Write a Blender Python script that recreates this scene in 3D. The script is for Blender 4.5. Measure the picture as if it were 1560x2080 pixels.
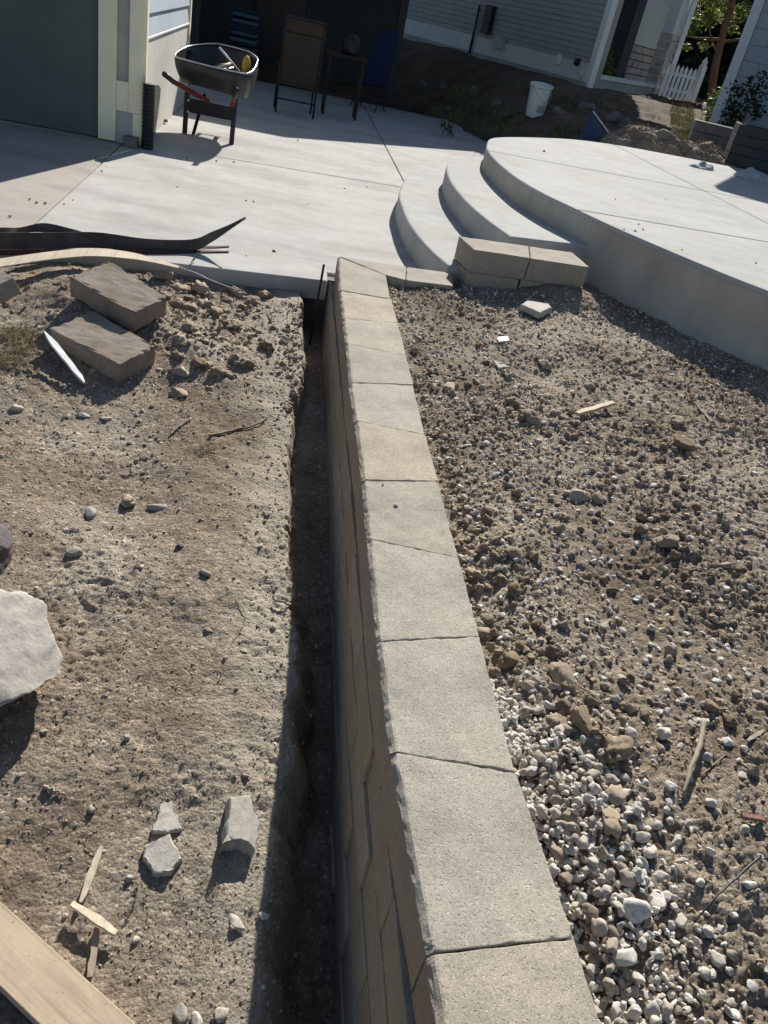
import bpy, bmesh, math, random
import numpy as np
from mathutils import Vector, Matrix, Euler
random.seed(7); rng = np.random.default_rng(11)
for o in list(bpy.data.objects): bpy.data.objects.remove(o)
S = bpy.context.scene; COL = S.collection
R_ = math.radians
# ---------------------------------------------------------------- camera, sky, sun, exposure
EYE = 1.6; FPX = 1620.0                       # eye height over the patio, focal length in photo pixels
ROLL = math.atan2(590, 2540); PITCH = math.atan2(1007, 1620); YAW = R_(-12.1248)
def cam_axes():
    fw = Vector((0, math.cos(PITCH), -math.sin(PITCH))); rt = Vector((1, 0, 0)); up = rt.cross(fw)
    c, s = math.cos(ROLL), math.sin(ROLL)
    M = Matrix.Rotation(YAW, 3, 'Z')
    return M @ (rt*c + up*s), M @ (-rt*s + up*c), M @ fw
AR, AU, AF = cam_axes(); CAM = Vector((0, 0, EYE))
cd = bpy.data.cameras.new('camera'); cam = bpy.data.objects.new('camera', cd); COL.objects.link(cam)
cd.sensor_fit = 'AUTO'; cd.sensor_width = 36; cd.lens = FPX/2080*36; cd.clip_start = .05; cd.clip_end = 1000
m4 = Matrix((AR, AU, -AF)).transposed().to_4x4(); m4.translation = CAM; cam.matrix_world = m4
S.camera = cam
SUN = Vector((.45, 1.55, 1.0)).normalized()   # towards the sun
w = bpy.data.worlds.new('World'); S.world = w; w.use_nodes = True
nt = w.node_tree; bg = nt.nodes['Background']; sky = nt.nodes.new('ShaderNodeTexSky')
sky.sky_type = 'NISHITA'; sky.sun_disc = False; sky.sun_elevation = math.asin(SUN.z)
sky.sun_rotation = math.atan2(SUN.x, SUN.y); sky.air_density = 1.0; sky.dust_density = 1.0; sky.altitude = 600
nt.links.new(sky.outputs[0], bg.inputs[0]); bg.inputs[1].default_value = .066
sl = bpy.data.lights.new('sun', 'SUN'); sl.energy = 5.0; sl.angle = R_(.53); sl.color = (1, .955, .88)
so = bpy.data.objects.new('sun', sl); COL.objects.link(so); so.location = (5, 20, 12)
so.rotation_euler = SUN.to_track_quat('Z', 'Y').to_euler()
S.view_settings.view_transform = 'Standard'; S.view_settings.look = 'None'
S.view_settings.gamma = 1; S.view_settings.use_curve_mapping = False; S.view_settings.exposure = .6

# ---------------------------------------------------------------- numpy noise
def _h(ix, iy, iz, seed):
    n = (ix*374761393 + iy*668265263 + iz*2147483647 + seed*1274126177) & 0xffffffff
    n = ((n ^ (n >> 13))*1274126177) & 0xffffffff
    return ((n ^ (n >> 16)) & 0xffff)/65535.0
def vnoise(x, y, z=None, seed=0):
    x = np.asarray(x, float); y = np.asarray(y, float)
    z = np.zeros_like(x) if z is None else np.asarray(z, float)
    fx, fy, fz = np.floor(x), np.floor(y), np.floor(z)
    ix, iy, iz = fx.astype(np.int64), fy.astype(np.int64), fz.astype(np.int64)
    tx, ty, tz = x-fx, y-fy, z-fz
    tx, ty, tz = [t*t*t*(t*(t*6-15)+10) for t in (tx, ty, tz)]
    def c(a, b, d): return _h(ix+a, iy+b, iz+d, seed)
    x00 = c(0,0,0)*(1-tx)+c(1,0,0)*tx; x10 = c(0,1,0)*(1-tx)+c(1,1,0)*tx
    x01 = c(0,0,1)*(1-tx)+c(1,0,1)*tx; x11 = c(0,1,1)*(1-tx)+c(1,1,1)*tx
    return ((x00*(1-ty)+x10*ty)*(1-tz) + (x01*(1-ty)+x11*ty)*tz)*2-1
def fbm(x, y, z=None, oct=4, seed=0, gain=.5):
    s = 0; a = 1; f = 1
    for k in range(oct):
        s = s + a*vnoise(np.asarray(x)*f+k*17.3, np.asarray(y)*f-k*9.1, None if z is None else np.asarray(z)*f+k*5.7, seed+k)
        a *= gain; f *= 2.03
    return s
def sstep(a, b, x): t = np.clip((np.asarray(x, float)-a)/(b-a), 0, 1); return t*t*(3-2*t)

# ---------------------------------------------------------------- pixel of the photo -> point of the place
def ray(px, py): return AF + AR*((px-780)/FPX) - AU*((py-1040)/FPX)
def gp(px, py, z=0.0):
    d = ray(px, py); return CAM + d*((z-EYE)/d.z)
def at(px, py, Y):
    d = ray(px, py); return CAM + d*(Y/d.y)
def on(hf, px, py, z0=0.0):
    d = ray(px, py); t0, t1 = (EYE-1.2)/-d.z, (EYE+.95)/-d.z if d.z < -.02 else 60/d.y
    t1 = min(t1, 60/d.y)
    for k in range(3):                          # first point where the sight line meets the ground
        t = np.linspace(t0, t1, 160); below = CAM.z+d.z*t < hf(CAM.x+d.x*t, CAM.y+d.y*t); i = int(np.argmax(below)) if below.any() else 159
        t0, t1 = t[max(i-1, 0)], t[i]
    return CAM+d*float(t1)
def on_many(hf, px, py, z0=0.0):
    px = np.asarray(px, float); py = np.asarray(py, float)
    D = np.array(AF)[None]+np.outer((px-780)/FPX, np.array(AR))-np.outer((py-1040)/FPX, np.array(AU)); z = np.full(len(px), z0)
    for _ in range(14):
        P = np.array(CAM)[None]+D*((z-EYE)/D[:, 2])[:, None]; z = .5*z+.5*hf(P[:, 0], P[:, 1])
    return [Vector(p) for p in np.array(CAM)[None]+D*((z-EYE)/D[:, 2])[:, None]]
# ---------------------------------------------------------------- object helpers
def tag(o, label=None, cat=None, group=None, kind=None):
    if label: o['label'] = label
    if cat: o['category'] = cat
    if group: o['group'] = group
    if kind: o['kind'] = kind
    return o
def empty(name, loc=(0,0,0), rz=0):
    o = bpy.data.objects.new(name, None); COL.objects.link(o); o.location = loc; o.rotation_euler = (0, 0, rz)
    o.empty_display_size = .1; return o
def link(name, me, mat=None, parent=None, loc=None):
    o = bpy.data.objects.new(name, me); COL.objects.link(o)
    if mat and not me.materials: me.materials.append(mat)
    if parent: o.parent = parent
    if loc is not None: o.location = loc
    return o
def np_mesh(name, V, F, smooth=False):
    V = np.asarray(V, np.float32); F = np.asarray(F, np.int32); me = bpy.data.meshes.new(name)
    k = F.shape[1]
    me.vertices.add(len(V)); me.vertices.foreach_set('co', V.ravel())
    me.loops.add(F.size); me.loops.foreach_set('vertex_index', F.ravel())
    me.polygons.add(len(F)); me.polygons.foreach_set('loop_start', np.arange(0, F.size, k, dtype=np.int32))
    me.polygons.foreach_set('use_smooth', np.full(len(F), smooth))
    me.update(calc_edges=True); return me
class MB:
    def __init__(s): s.v = []; s.f = []
    def add(s, v, f):
        b = len(s.v); s.v += [tuple(x) for x in v]; s.f += [tuple(i+b for i in q) for q in f]; return s
    def box(s, c, d, rot=None):
        hx, hy, hz = d[0]/2, d[1]/2, d[2]/2
        v = [Vector((x*hx, y*hy, z*hz)) for z in (-1, 1) for y in (-1, 1) for x in (-1, 1)]
        if rot is not None:
            Rm = Euler(rot).to_matrix() if not isinstance(rot, Matrix) else rot
            v = [Rm @ x for x in v]
        c = Vector(c)
        return s.add([x+c for x in v], [(0,2,3,1), (4,5,7,6), (0,1,5,4), (2,6,7,3), (0,4,6,2), (1,3,7,5)])
    def bar(s, a, b, w, h, up=(0,0,1)):
        a, b = Vector(a), Vector(b); y = (b-a).normalized(); x = y.cross(Vector(up)).normalized(); z = x.cross(y)
        M = Matrix((x, y, z)).transposed()
        return s.box((a+b)/2, (w, (b-a).length, h), M)
    def prism(s, poly, z0, z1):
        n = len(poly); v = [(p[0], p[1], z0) for p in poly]+[(p[0], p[1], z1) for p in poly]
        f = [tuple(range(n-1, -1, -1)), tuple(range(n, 2*n))]+[(i, (i+1) % n, n+(i+1) % n, n+i) for i in range(n)]
        return s.add(v, f)
    def tube(s, pts, r, n=8, caps=True):
        pts = [Vector(p) for p in pts]; rs = r if isinstance(r, (list, tuple)) else [r]*len(pts)
        v = []; f = []; prev = None
        for i, p in enumerate(pts):
            t = (pts[min(i+1, len(pts)-1)]-pts[max(i-1, 0)]).normalized()
            a = t.orthogonal().normalized() if prev is None else (prev-t*prev.dot(t)).normalized()
            prev = a; b = t.cross(a)
            for k in range(n):
                q = 2*math.pi*k/n; v.append(p+(a*math.cos(q)+b*math.sin(q))*rs[i])
        for i in range(len(pts)-1):
            for k in range(n): f.append((i*n+k, i*n+(k+1) % n, (i+1)*n+(k+1) % n, (i+1)*n+k))
        if caps: f.append(tuple(range(n-1, -1, -1))); f.append(tuple(range((len(pts)-1)*n, len(pts)*n)))
        return s.add(v, f)
    def lathe(s, prof, c=(0,0,0), n=24, axis='Z'):
        v = []; f = []; m = len(prof)
        for k in range(n):
            q = 2*math.pi*k/n
            for r, z in prof:
                p = Vector((r*math.cos(q), r*math.sin(q), z))
                if axis == 'X': p = Vector((p.z, p.x, p.y))
                v.append(p+Vector(c))
        for k in range(n):
            for i in range(m-1): f.append((k*m+i, ((k+1) % n)*m+i, ((k+1) % n)*m+i+1, k*m+i+1))
        return s.add(v, f)
    def build(s, name, mat, parent=None, bevel=0, smooth=False, seg=2, loc=None):
        me = bpy.data.meshes.new(name); me.from_pydata([tuple(x) for x in s.v], [], s.f)
        if bevel:
            bm = bmesh.new(); bm.from_mesh(me)
            es = [e for e in bm.edges if len(e.link_faces) == 2 and e.calc_face_angle(0) > .5]
            bmesh.ops.bevel(bm, geom=es, offset=bevel, segments=seg, affect='EDGES', profile=.5)
            bm.to_mesh(me); bm.free()
        if smooth: me.polygons.foreach_set('use_smooth', [True]*len(me.polygons))
        me.update(); return link(name, me, mat, parent, loc)
def catmull(P, n=8, closed=False):
    P = [Vector(p) for p in P]; out = []; m = len(P)
    for i in range(m if closed else m-1):
        a, b, c, d = (P[(i-1) % m] if closed or i > 0 else P[0], P[i], P[(i+1) % m], P[(i+2) % m] if closed or i+2 < m else P[-1])
        for k in range(n):
            t = k/n; out.append(.5*((2*b)+(c-a)*t+(2*a-5*b+4*c-d)*t*t+(3*b-a-3*c+d)*t**3))
    if not closed: out.append(P[-1])
    return out

# ---------------------------------------------------------------- materials
MATS = {}
def newmat(name, rough=.8, spec=.3):
    m = bpy.data.materials.new(name); m.use_nodes = True; t = m.node_tree; b = t.nodes['Principled BSDF']
    b.inputs['Roughness'].default_value = rough; b.inputs['Specular IOR Level'].default_value = spec
    MATS[name] = m; return m, t, b
def tex(t, kind, scale, detail=4, rough=.55, vec=None, **kw):
    n = t.nodes.new('ShaderNodeTex'+kind); n.inputs['Scale'].default_value = scale
    if kind == 'Noise': n.inputs['Detail'].default_value = detail; n.inputs['Roughness'].default_value = rough
    if vec is None:
        c = t.nodes.new('ShaderNodeTexCoord'); vec = c.outputs['Object']
    t.links.new(vec, n.inputs['Vector'])
    return n
def mapped(t, scale=(1,1,1), rot=(0,0,0)):
    c = t.nodes.new('ShaderNodeTexCoord'); m = t.nodes.new('ShaderNodeMapping'); m.inputs['Scale'].default_value = scale
    m.inputs['Rotation'].default_value = rot; t.links.new(c.outputs['Object'], m.inputs['Vector']); return m.outputs[0]
def ramp(t, fac, stops):
    r = t.nodes.new('ShaderNodeValToRGB'); e = r.color_ramp.elements
    while len(e) < len(stops): e.new(.5)
    for q, (p, c) in zip(e, stops): q.position = p; q.color = (*c, 1) if len(c) == 3 else c
    t.links.new(fac, r.inputs[0]); return r.outputs[0]
def mix(t, a, b, fac=.5, mode='MIX'):
    n = t.nodes.new('ShaderNodeMix'); n.data_type = 'RGBA'; n.blend_type = mode
    for i, v in ((0, fac), (6, a), (7, b)):
        if hasattr(v, 'links') or isinstance(v, bpy.types.NodeSocket): t.links.new(v, n.inputs[i])
        elif i == 0: n.inputs[0].default_value = v
        else: n.inputs[i].default_value = (*v, 1)
    return n.outputs[2]
def bump(t, b, h, strength=.3, dist=.005, prev=None):
    n = t.nodes.new('ShaderNodeBump'); n.inputs['Strength'].default_value = strength; n.inputs['Distance'].default_value = dist
    t.links.new(h, n.inputs['Height'])
    if prev is not None: t.links.new(prev, n.inputs['Normal'])
    t.links.new(n.outputs[0], b.inputs['Normal']); return n.outputs[0]
def base(t, b, col):
    if isinstance(col, tuple): b.inputs['Base Color'].default_value = (*col, 1)
    else: t.links.new(col, b.inputs['Base Color'])
def g(v): return (v, v, v)
def sc(c, k): return tuple(x*k for x in c)

def plain(name, col, rough=.7, var=.18, scale=6, bmp=0, spec=.3, metal=0):
    m, t, b = newmat(name, rough, spec); n = tex(t, 'Noise', scale, 6, .6)
    base(t, b, ramp(t, n.outputs[0], [(.3, sc(col, 1-var)), (.7, sc(col, 1+var))]))
    b.inputs['Metallic'].default_value = metal
    if bmp: bump(t, b, tex(t, 'Noise', scale*12, 4, .6).outputs[0], bmp, .004)
    return m
def concrete(name, col, stain=.25):
    m, t, b = newmat(name, .9, .08)
    v = mapped(t, (1, 2.2, 1))
    big = tex(t, 'Noise', .9, 6, .6, v); mid = tex(t, 'Noise', 6, 8, .65); fine = tex(t, 'Noise', 120, 3, .6)
    sw = tex(t, 'Noise', 3.0, 4, .6, mapped(t, (1, 14, 1)))
    c = ramp(t, big.outputs[0], [(.3, sc(col, 1-stain)), (.55, col), (.75, sc(col, 1.06))])
    c = mix(t, c, ramp(t, mid.outputs[0], [(.3, g(.86)), (.6, g(1.0))]), .8, 'MULTIPLY')
    c = mix(t, c, ramp(t, sw.outputs[0], [(.35, g(.93)), (.6, g(1.0))]), .6, 'MULTIPLY')
    c = mix(t, c, ramp(t, fine.outputs[0], [(.3, g(.92)), (.7, g(1.04))]), .7, 'MULTIPLY')
    st = tex(t, 'Noise', 1.9, 7, .7); sp = tex(t, 'Noise', 38, 3, .6)
    c = mix(t, c, sc((.36, .315, .25), col[0]/.45), ramp(t, st.outputs[0], [(.5, g(0)), (.75, g(.4))]))
    c = mix(t, c, (.2, .165, .12), ramp(t, sp.outputs[0], [(.7, g(0)), (.78, g(.45))]))
    base(t, b, c)
    n1 = bump(t, b, fine.outputs[0], .12, .002); bump(t, b, sw.outputs[0], .05, .006, n1)
    return m
concrete('patio_concrete', (.49, .48, .452)); concrete('old_concrete', (.43, .395, .35), .3)
concrete('step_concrete', (.468, .463, .44), .14); concrete('riser_concrete', (.50, .468, .405), .25)

def blockmat(name, col, dirt=0.0):
    m, t, b = newmat(name, .88, .2)
    oi = t.nodes.new('ShaderNodeObjectInfo')
    n1 = tex(t, 'Noise', 9, 6, .6); sp = tex(t, 'Voronoi', 350); sp2 = tex(t, 'Voronoi', 330); fine = tex(t, 'Noise', 320, 3, .7)
    pit = tex(t, 'Noise', 130, 3, .6)
    c = ramp(t, oi.outputs['Random'], [(0, sc(col, .88)), (.3, (col[0]*1.05, col[1]*.99, col[2]*.92)), (.6, (col[0]*.95, col[1]*.96, col[2]*.95)), (.8, col), (1, sc(col, 1.09))])
    n0 = tex(t, 'Noise', 2.7, 4, .6); c = mix(t, c, ramp(t, n0.outputs[0], [(.32, g(.86)), (.5, g(1.0)), (.7, (1.06, 1.04, 1.0))]), .9, 'MULTIPLY')
    c = mix(t, c, ramp(t, n1.outputs[0], [(.3, g(.84)), (.62, g(1.03))]), .9, 'MULTIPLY')
    spc = t.nodes.new('ShaderNodeSeparateColor'); t.links.new(sp.outputs['Color'], spc.inputs[0])
    c = mix(t, c, ramp(t, spc.outputs[0], [(0, g(.5)), (.14, g(.9)), (.8, g(1.0)), (.92, g(1.18)), (1, g(1.5))]), .8, 'MULTIPLY')
    spc2 = t.nodes.new('ShaderNodeSeparateColor'); t.links.new(sp2.outputs['Color'], spc2.inputs[0])
    c = mix(t, c, ramp(t, spc2.outputs[1], [(0, g(.78)), (.07, g(1.0)), (.96, g(1)), (1, g(1.3))]), .7, 'MULTIPLY')
    if dirt:
        d = tex(t, 'Noise', 5, 6, .65, mapped(t, (1, 1, .35)))
        c = mix(t, c, (.20, .145, .095), ramp(t, d.outputs[0], [(.35, g(0)), (.65, g(dirt))]))
    base(t, b, c)
    q = bump(t, b, fine.outputs[0], .35, .002); q = bump(t, b, ramp(t, pit.outputs[0], [(.28, g(0)), (.42, g(1))]), .55, .003, q)
    bump(t, b, spc.outputs[0], .25, .0015, q)
    return m
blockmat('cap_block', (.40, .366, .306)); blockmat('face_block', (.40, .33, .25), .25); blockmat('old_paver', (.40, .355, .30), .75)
blockmat('step_block', (.38, .34, .28), .2)

def soil(name, cols, patch=None, scale=1.0):
    m, t, b = newmat(name, .95, .1)
    a = tex(t, 'Noise', 1.6*scale, 6, .6); c1 = tex(t, 'Noise', 22, 8, .7); c2 = tex(t, 'Noise', 140, 5, .7); v = tex(t, 'Voronoi', 90)
    c = ramp(t, a.outputs[0], [(.32, cols[0]), (.5, cols[1]), (.68, cols[2])])
    c = mix(t, c, ramp(t, c1.outputs[0], [(.3, g(.62)), (.5, g(.95)), (.72, g(1.25))]), .85, 'MULTIPLY')
    vs = t.nodes.new('ShaderNodeSeparateColor'); t.links.new(v.outputs['Color'], vs.inputs[0])
    c = mix(t, c, ramp(t, vs.outputs[0], [(0, g(.7)), (.3, g(.95)), (.82, g(1.0)), (.93, g(1.5)), (1, g(1.75))]), .8, 'MULTIPLY')
    c = mix(t, c, ramp(t, c2.outputs[0], [(.3, g(.7)), (.7, g(1.2))]), .8, 'MULTIPLY')
    if patch:
        tc = t.nodes.new('ShaderNodeTexCoord'); sx = t.nodes.new('ShaderNodeSeparateXYZ'); t.links.new(tc.outputs['Object'], sx.inputs[0])
        wob = tex(t, 'Noise', 5, 5, .65); ad = t.nodes.new('ShaderNodeMath'); ad.operation = 'MULTIPLY_ADD'; t.links.new(wob.outputs[0], ad.inputs[0]); ad.inputs[1].default_value = .45; t.links.new(sx.outputs[0], ad.inputs[2])
        c = mix(t, c, mix(t, c, patch, .6), ramp(t, ad.outputs[0], [(.17, g(0)), (.34, g(1)), (.47, g(1)), (.56, g(0))]))
    base(t, b, c)
    q = bump(t, b, c2.outputs[0], 1.0, .007); bump(t, b, v.outputs['Distance'], .6, -.006, q)
    return m
soil('soil_left', [(.215, .162, .113), (.325, .265, .2), (.42, .365, .29)], (.47, .42, .34))
soil('soil_right', [(.20, .155, .11), (.30, .243, .182), (.42, .36, .28)])
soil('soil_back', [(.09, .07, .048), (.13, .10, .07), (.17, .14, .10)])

def stonemat(name, stops, island=True, dusty=(.25, .2, .15)):
    m, t, b = newmat(name, .85, .25)
    if island: r = t.nodes.new('ShaderNodeNewGeometry').outputs['Random Per Island']
    else: r = t.nodes.new('ShaderNodeObjectInfo').outputs['Random']
    c = ramp(t, r, stops)
    n = tex(t, 'Noise', 60, 6, .65); n2 = tex(t, 'Noise', 260, 4, .7)
    c = mix(t, c, ramp(t, n.outputs[0], [(.3, g(.72)), (.62, g(1.08))]), .85, 'MULTIPLY')
    c = mix(t, c, dusty, ramp(t, n2.outputs[0], [(.45, g(0)), (.75, g(.55))]))
    base(t, b, c); q = bump(t, b, n2.outputs[0], .45, .002); bump(t, b, n.outputs[0], .5, .006, q)
    return m
WH = [(0, (.33, .26, .19)), (.15, (.54, .48, .39)), (.5, (.68, .63, .55)), (.8, (.76, .72, .64)), (1, (.52, .50, .46))]
MX = [(0, (.27, .21, .15)), (.35, (.36, .29, .22)), (.6, (.45, .39, .31)), (.85, (.54, .48, .40)), (1, (.65, .61, .54))]
CL = [(0, (.21, .152, .098)), (.5, (.315, .243, .168)), (1, (.43, .36, .275))]
stonemat('white_stone_stuff', WH); stonemat('white_stone', WH, False); stonemat('mixed_stone_stuff', MX)
stonemat('grit_stuff', [(0, (.24, .185, .13)), (.5, (.33, .265, .195)), (.85, (.43, .365, .28)), (1, (.56, .51, .43))], True, (.3, .24, .18))
stonemat('clod_stuff', CL, True, (.2, .15, .1)); stonemat('clod', CL, False, (.2, .15, .1))
stonemat('grey_stone', [(0, (.30, .29, .26)), (1, (.40, .39, .36))], False)
stonemat('limestone', [(0, (.40, .37, .325)), (1, (.44, .41, .365))], False, (.33, .28, .22))
stonemat('purple_rock', [(0, (.12, .10, .11)), (1, (.13, .11, .12))], False, (.2, .17, .15))
stonemat('fragment', [(0, (.39, .365, .32)), (1, (.46, .43, .385))], False, (.3, .27, .22))

def wood(name, col, scale=1.0, rough=.75):
    m, t, b = newmat(name, rough, .25)
    v = mapped(t, (60*scale, 2.5*scale, 60*scale)); n = tex(t, 'Noise', 1, 6, .65, v); n2 = tex(t, 'Noise', 5, 4, .6)
    c = ramp(t, n.outputs[0], [(.3, sc(col, .7)), (.5, col), (.7, sc(col, 1.12))])
    c = mix(t, c, ramp(t, n2.outputs[0], [(.35, g(.82)), (.6, g(1.04))]), .8, 'MULTIPLY')
    if name == 'plank_wood':
        d1 = tex(t, 'Noise', 9, 6, .7); d2 = tex(t, 'Noise', 120, 3, .6); kn = tex(t, 'Voronoi', 3.2, vec=mapped(t, (2.2, 1, 1)))
        c = mix(t, c, (.27, .21, .15), ramp(t, d1.outputs[0], [(.5, g(0)), (.72, g(.6))])); c = mix(t, c, (.07, .055, .04), ramp(t, d2.outputs[0], [(.66, g(0)), (.72, g(.8))]))
        c = mix(t, c, (.2, .12, .06), ramp(t, kn.outputs['Distance'], [(.03, g(.8)), (.07, g(0))]))
    base(t, b, c); bump(t, b, n.outputs[0], .35, .002); return m
wood('plank_wood', (.48, .38, .265)); wood('fresh_wood', (.72, .61, .45)); wood('grey_wood', (.34, .28, .21)); wood('twig_wood', (.27, .205, .14))
wood('cabinet_wood', (.035, .025, .017)); wood('red_wood', (.19, .022, .018), .7, .5); wood('pale_strip', (.50, .42, .32), .6)
plain('tan_sling', (.055, .042, .03), .85, .15, 20, .2); plain('black_plastic', (.012, .012, .012), .45, .3, 8, .1, .4); plain('tray_metal', (.02, .021, .022), .38, .35, 9, .05, .5)
plain('rim_metal', (.50, .50, .50), .32, .2, 20, 0, .6, .7); plain('black_steel', (.015, .015, .016), .5, .25, 12, 0, .4)
plain('rubber', (.012, .012, .012), .8, .2, 30, .2); plain('bolt_steel', (.55, .55, .53), .35, .1, 40, 0, .5, .8)
plain('rust_steel', (.06, .04, .03), .8, .4, 60, .4); plain('dark_strip', (.08, .069, .059), .8, .35, 9, .25, .4)
plain('rust_strip', (.075, .03, .022), .8, .3, 30); plain('cream_trim', (.84, .78, .56), .6, .07, 3, .06)
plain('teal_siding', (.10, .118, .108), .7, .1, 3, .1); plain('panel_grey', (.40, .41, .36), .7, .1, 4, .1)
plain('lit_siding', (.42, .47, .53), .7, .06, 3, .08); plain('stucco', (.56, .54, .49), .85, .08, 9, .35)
plain('neighbour_siding', (.34, .34, .32), .75, .08, 4, .1); plain('pale_band', (.58, .62, .62), .7, .06, 3, .06)
plain('foundation', (.34, .34, .31), .85, .15, 4, .2); plain('white_paint', (.74, .74, .72), .55, .05, 5, .03)
plain('blue_siding', (.28, .33, .38), .7, .08, 3, .1); plain('blue_trim', (.55, .58, .62), .6, .06, 4)
plain('veneer_stone', (.42, .385, .33), .85, .3, 5, .4); plain('mortar', (.17, .16, .15), .9, .1, 20)
plain('white_plastic', (.70, .72, .68), .4, .06, 10, 0, .5); plain('blue_fabric', (.012, .019, .065), .8, .2, 14, .2)
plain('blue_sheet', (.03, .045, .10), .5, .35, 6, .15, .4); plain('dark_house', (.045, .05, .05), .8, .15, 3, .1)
plain('roof_shingle', (.07, .065, .06), .9, .3, 8, .3); plain('bark', (.17, .105, .065), .9, .35, 18, .6)
plain('dark_block', (.16, .15, .14), .9, .2, 10, .4); plain('yellow_plastic', (.55, .36, .03), .5, .1, 10)
plain('grey_cloth', (.36, .38, .39), .9, .25, 18, .3); plain('brick_red', (.22, .125, .095), .85, .2, 30, .3)
plain('mulch', (.09, .045, .03), .95, .5, 40, .6); plain('galvanised', (.45, .46, .46), .45, .15, 12, 0, .5, .5)
plain('dry_grass', (.36, .29, .17), .9, .35, 30); plain('root_fibre', (.30, .23, .15), .9, .3, 40); plain('lawn_grass', (.30, .28, .13), .85, .4, 3)
plain('weed_green', (.06, .09, .025), .8, .4, 5); plain('glass_dark', (.02, .025, .03), .1, .1, 3, 0, .5)
def leafmat(name, c0, c1):
    m, t, b = newmat(name, .55, .35); r = t.nodes.new('ShaderNodeNewGeometry').outputs['Random Per Island']
    c = ramp(t, r, [(0, c0), (1, c1)]); base(t, b, c)
    tr = t.nodes.new('ShaderNodeBsdfTranslucent'); t.links.new(c, tr.inputs[0]); ms = t.nodes.new('ShaderNodeMixShader'); ms.inputs[0].default_value = .35
    t.links.new(b.outputs[0], ms.inputs[1]); t.links.new(tr.outputs[0], ms.inputs[2]); t.links.new(ms.outputs[0], t.nodes['Material Output'].inputs[0]); return m
leafmat('leaf', (.05, .085, .018), (.13, .18, .035)); leafmat('leaf_bright', (.09, .14, .03), (.22, .25, .06)); leafmat('leaf_dark', (.012, .022, .010), (.04, .06, .022))
def towels():
    m, t, b = newmat('striped_fabric', .9, .1); wv = tex(t, 'Wave', 3.4, vec=mapped(t, (0, 0, 1), (0, 0, 0))); wv.bands_direction = 'Z'
    base(t, b, ramp(t, wv.outputs[0], [(.3, (.012, .03, .07)), (.5, (.03, .08, .085)), (.7, (.08, .11, .12))]))
towels()
T = MATS

# ---------------------------------------------------------------- ground heights
WX0, WX1, WZ = .428, .735, .15                 # retaining wall: left face, right face, top
LIPY = [-1, .5, 1.0, 1.9, 3.4, 4.4, 5.2]; LIPZ = [-.56, -.49, -.44, -.33, -.25, -.15, -.09]
FLY = [-1, .3, 1.04, 1.54, 2.3, 3.3, 3.9, 5.3]; FLZ = [-.8, -.76, -.69, -.61, -.49, -.42, -.38, -.37]
LXY = [-1, 1.0, 1.9, 3.4, 5.0]; LXX = [.205, .215, .235, .235, .275]
def h_left0(X, Y):
    lip = np.interp(Y, LIPY, LIPZ) + .035*fbm(X*1.7, Y*1.7, oct=2, seed=3)*sstep(.25, -.3, X)
    lip = lip + .12*np.exp(-(((X+.85)/.55)**2+((Y-4.45)/.5)**2)) + .02*np.abs(fbm(X*5, Y*5, oct=3, seed=15))*np.exp(-(((X+.5)/.8)**2+((Y-4.4)/.6)**2)) + .05*sstep(-.3, -1.6, X)*sstep(5, 2, Y)
    fl = np.interp(Y, FLY, FLZ)
    lx = np.interp(Y, LXY, LXX) + .034*vnoise(Y*3.1, Y*0+1.3, seed=5) + .018*vnoise(Y*11, Y*0+4.3, seed=6) + .008*vnoise(Y*31, Y*0+2.3, seed=8)
    wd = np.interp(Y, [0, 1.5, 3, 5], [.16, .13, .06, .05])
    s = sstep(0, 1, (X-lx+.02)/wd)
    return lip*(1-s) + fl*s, s
def h_left(X, Y): return h_left0(np.asarray(X, float), np.asarray(Y, float))[0]
def h_right(X, Y):
    X = np.asarray(X, float); Y = np.asarray(Y, float)
    z = .02 + .018*(Y-1) + .028*fbm(X*1.5+4, Y*1.5, oct=2, seed=21)
    z = z + .035*np.exp(-(((X-.98)/.2)**2+((Y-1.9)/.5)**2)) - .03*np.exp(-(((X-.8)/.08)**2))*sstep(4.4, 3.6, Y)
    z = z + .03*np.exp(-(((X-2.0)/.5)**2+((Y-2.9)/.35)**2)) + .02*sstep(1.6, 2.6, X)
    z = np.minimum(z, .115) + .10*np.exp(-(((X-2.05)/.36)**2+((Y-5.38)/.22)**2))
    return np.where((Y > 5.2) & (X < 1.3), -.3, np.where((Y > 5.42) & (X < 2.1), -.3, z))
def fine_disp(X, Y, k=1.0, seed=40):
    d = .006*fbm(X*9, Y*9, oct=3, seed=seed)
    b = 1-np.abs(fbm(X*26, Y*26, oct=3, seed=seed+7)); d = d + k*.006*(b-.6)
    b2 = np.abs(vnoise(X*60, Y*60, seed=seed+13)); d = d + k*.004*b2
    return d + .0032*np.maximum(0, vnoise(X*105, Y*105, seed=seed+19)) + .0012*vnoise(X*190, Y*190, seed=seed+23)
def grid_mesh(name, xs, ys, hfun, mat, kind='structure', smooth=True):
    X, Y = np.meshgrid(xs, ys); Z = hfun(X.ravel(), Y.ravel())
    V = np.stack([X.ravel(), Y.ravel(), Z], 1); nx, ny = len(xs), len(ys)
    i = np.arange((ny-1)*nx).reshape(ny-1, nx)[:, :-1].ravel()
    F = np.stack([i, i+1, i+nx+1, i+nx], 1)
    o = link(name, np_mesh(name, V, F, smooth), mat); tag(o, kind=kind); return o
def prog(a, b, d0, d1):
    out = [a]
    while out[-1] < b: out.append(out[-1] + d0+(d1-d0)*max(0, (out[-1]-a)/(b-a)))
    out[-1] = b; return np.array(out)
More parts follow.
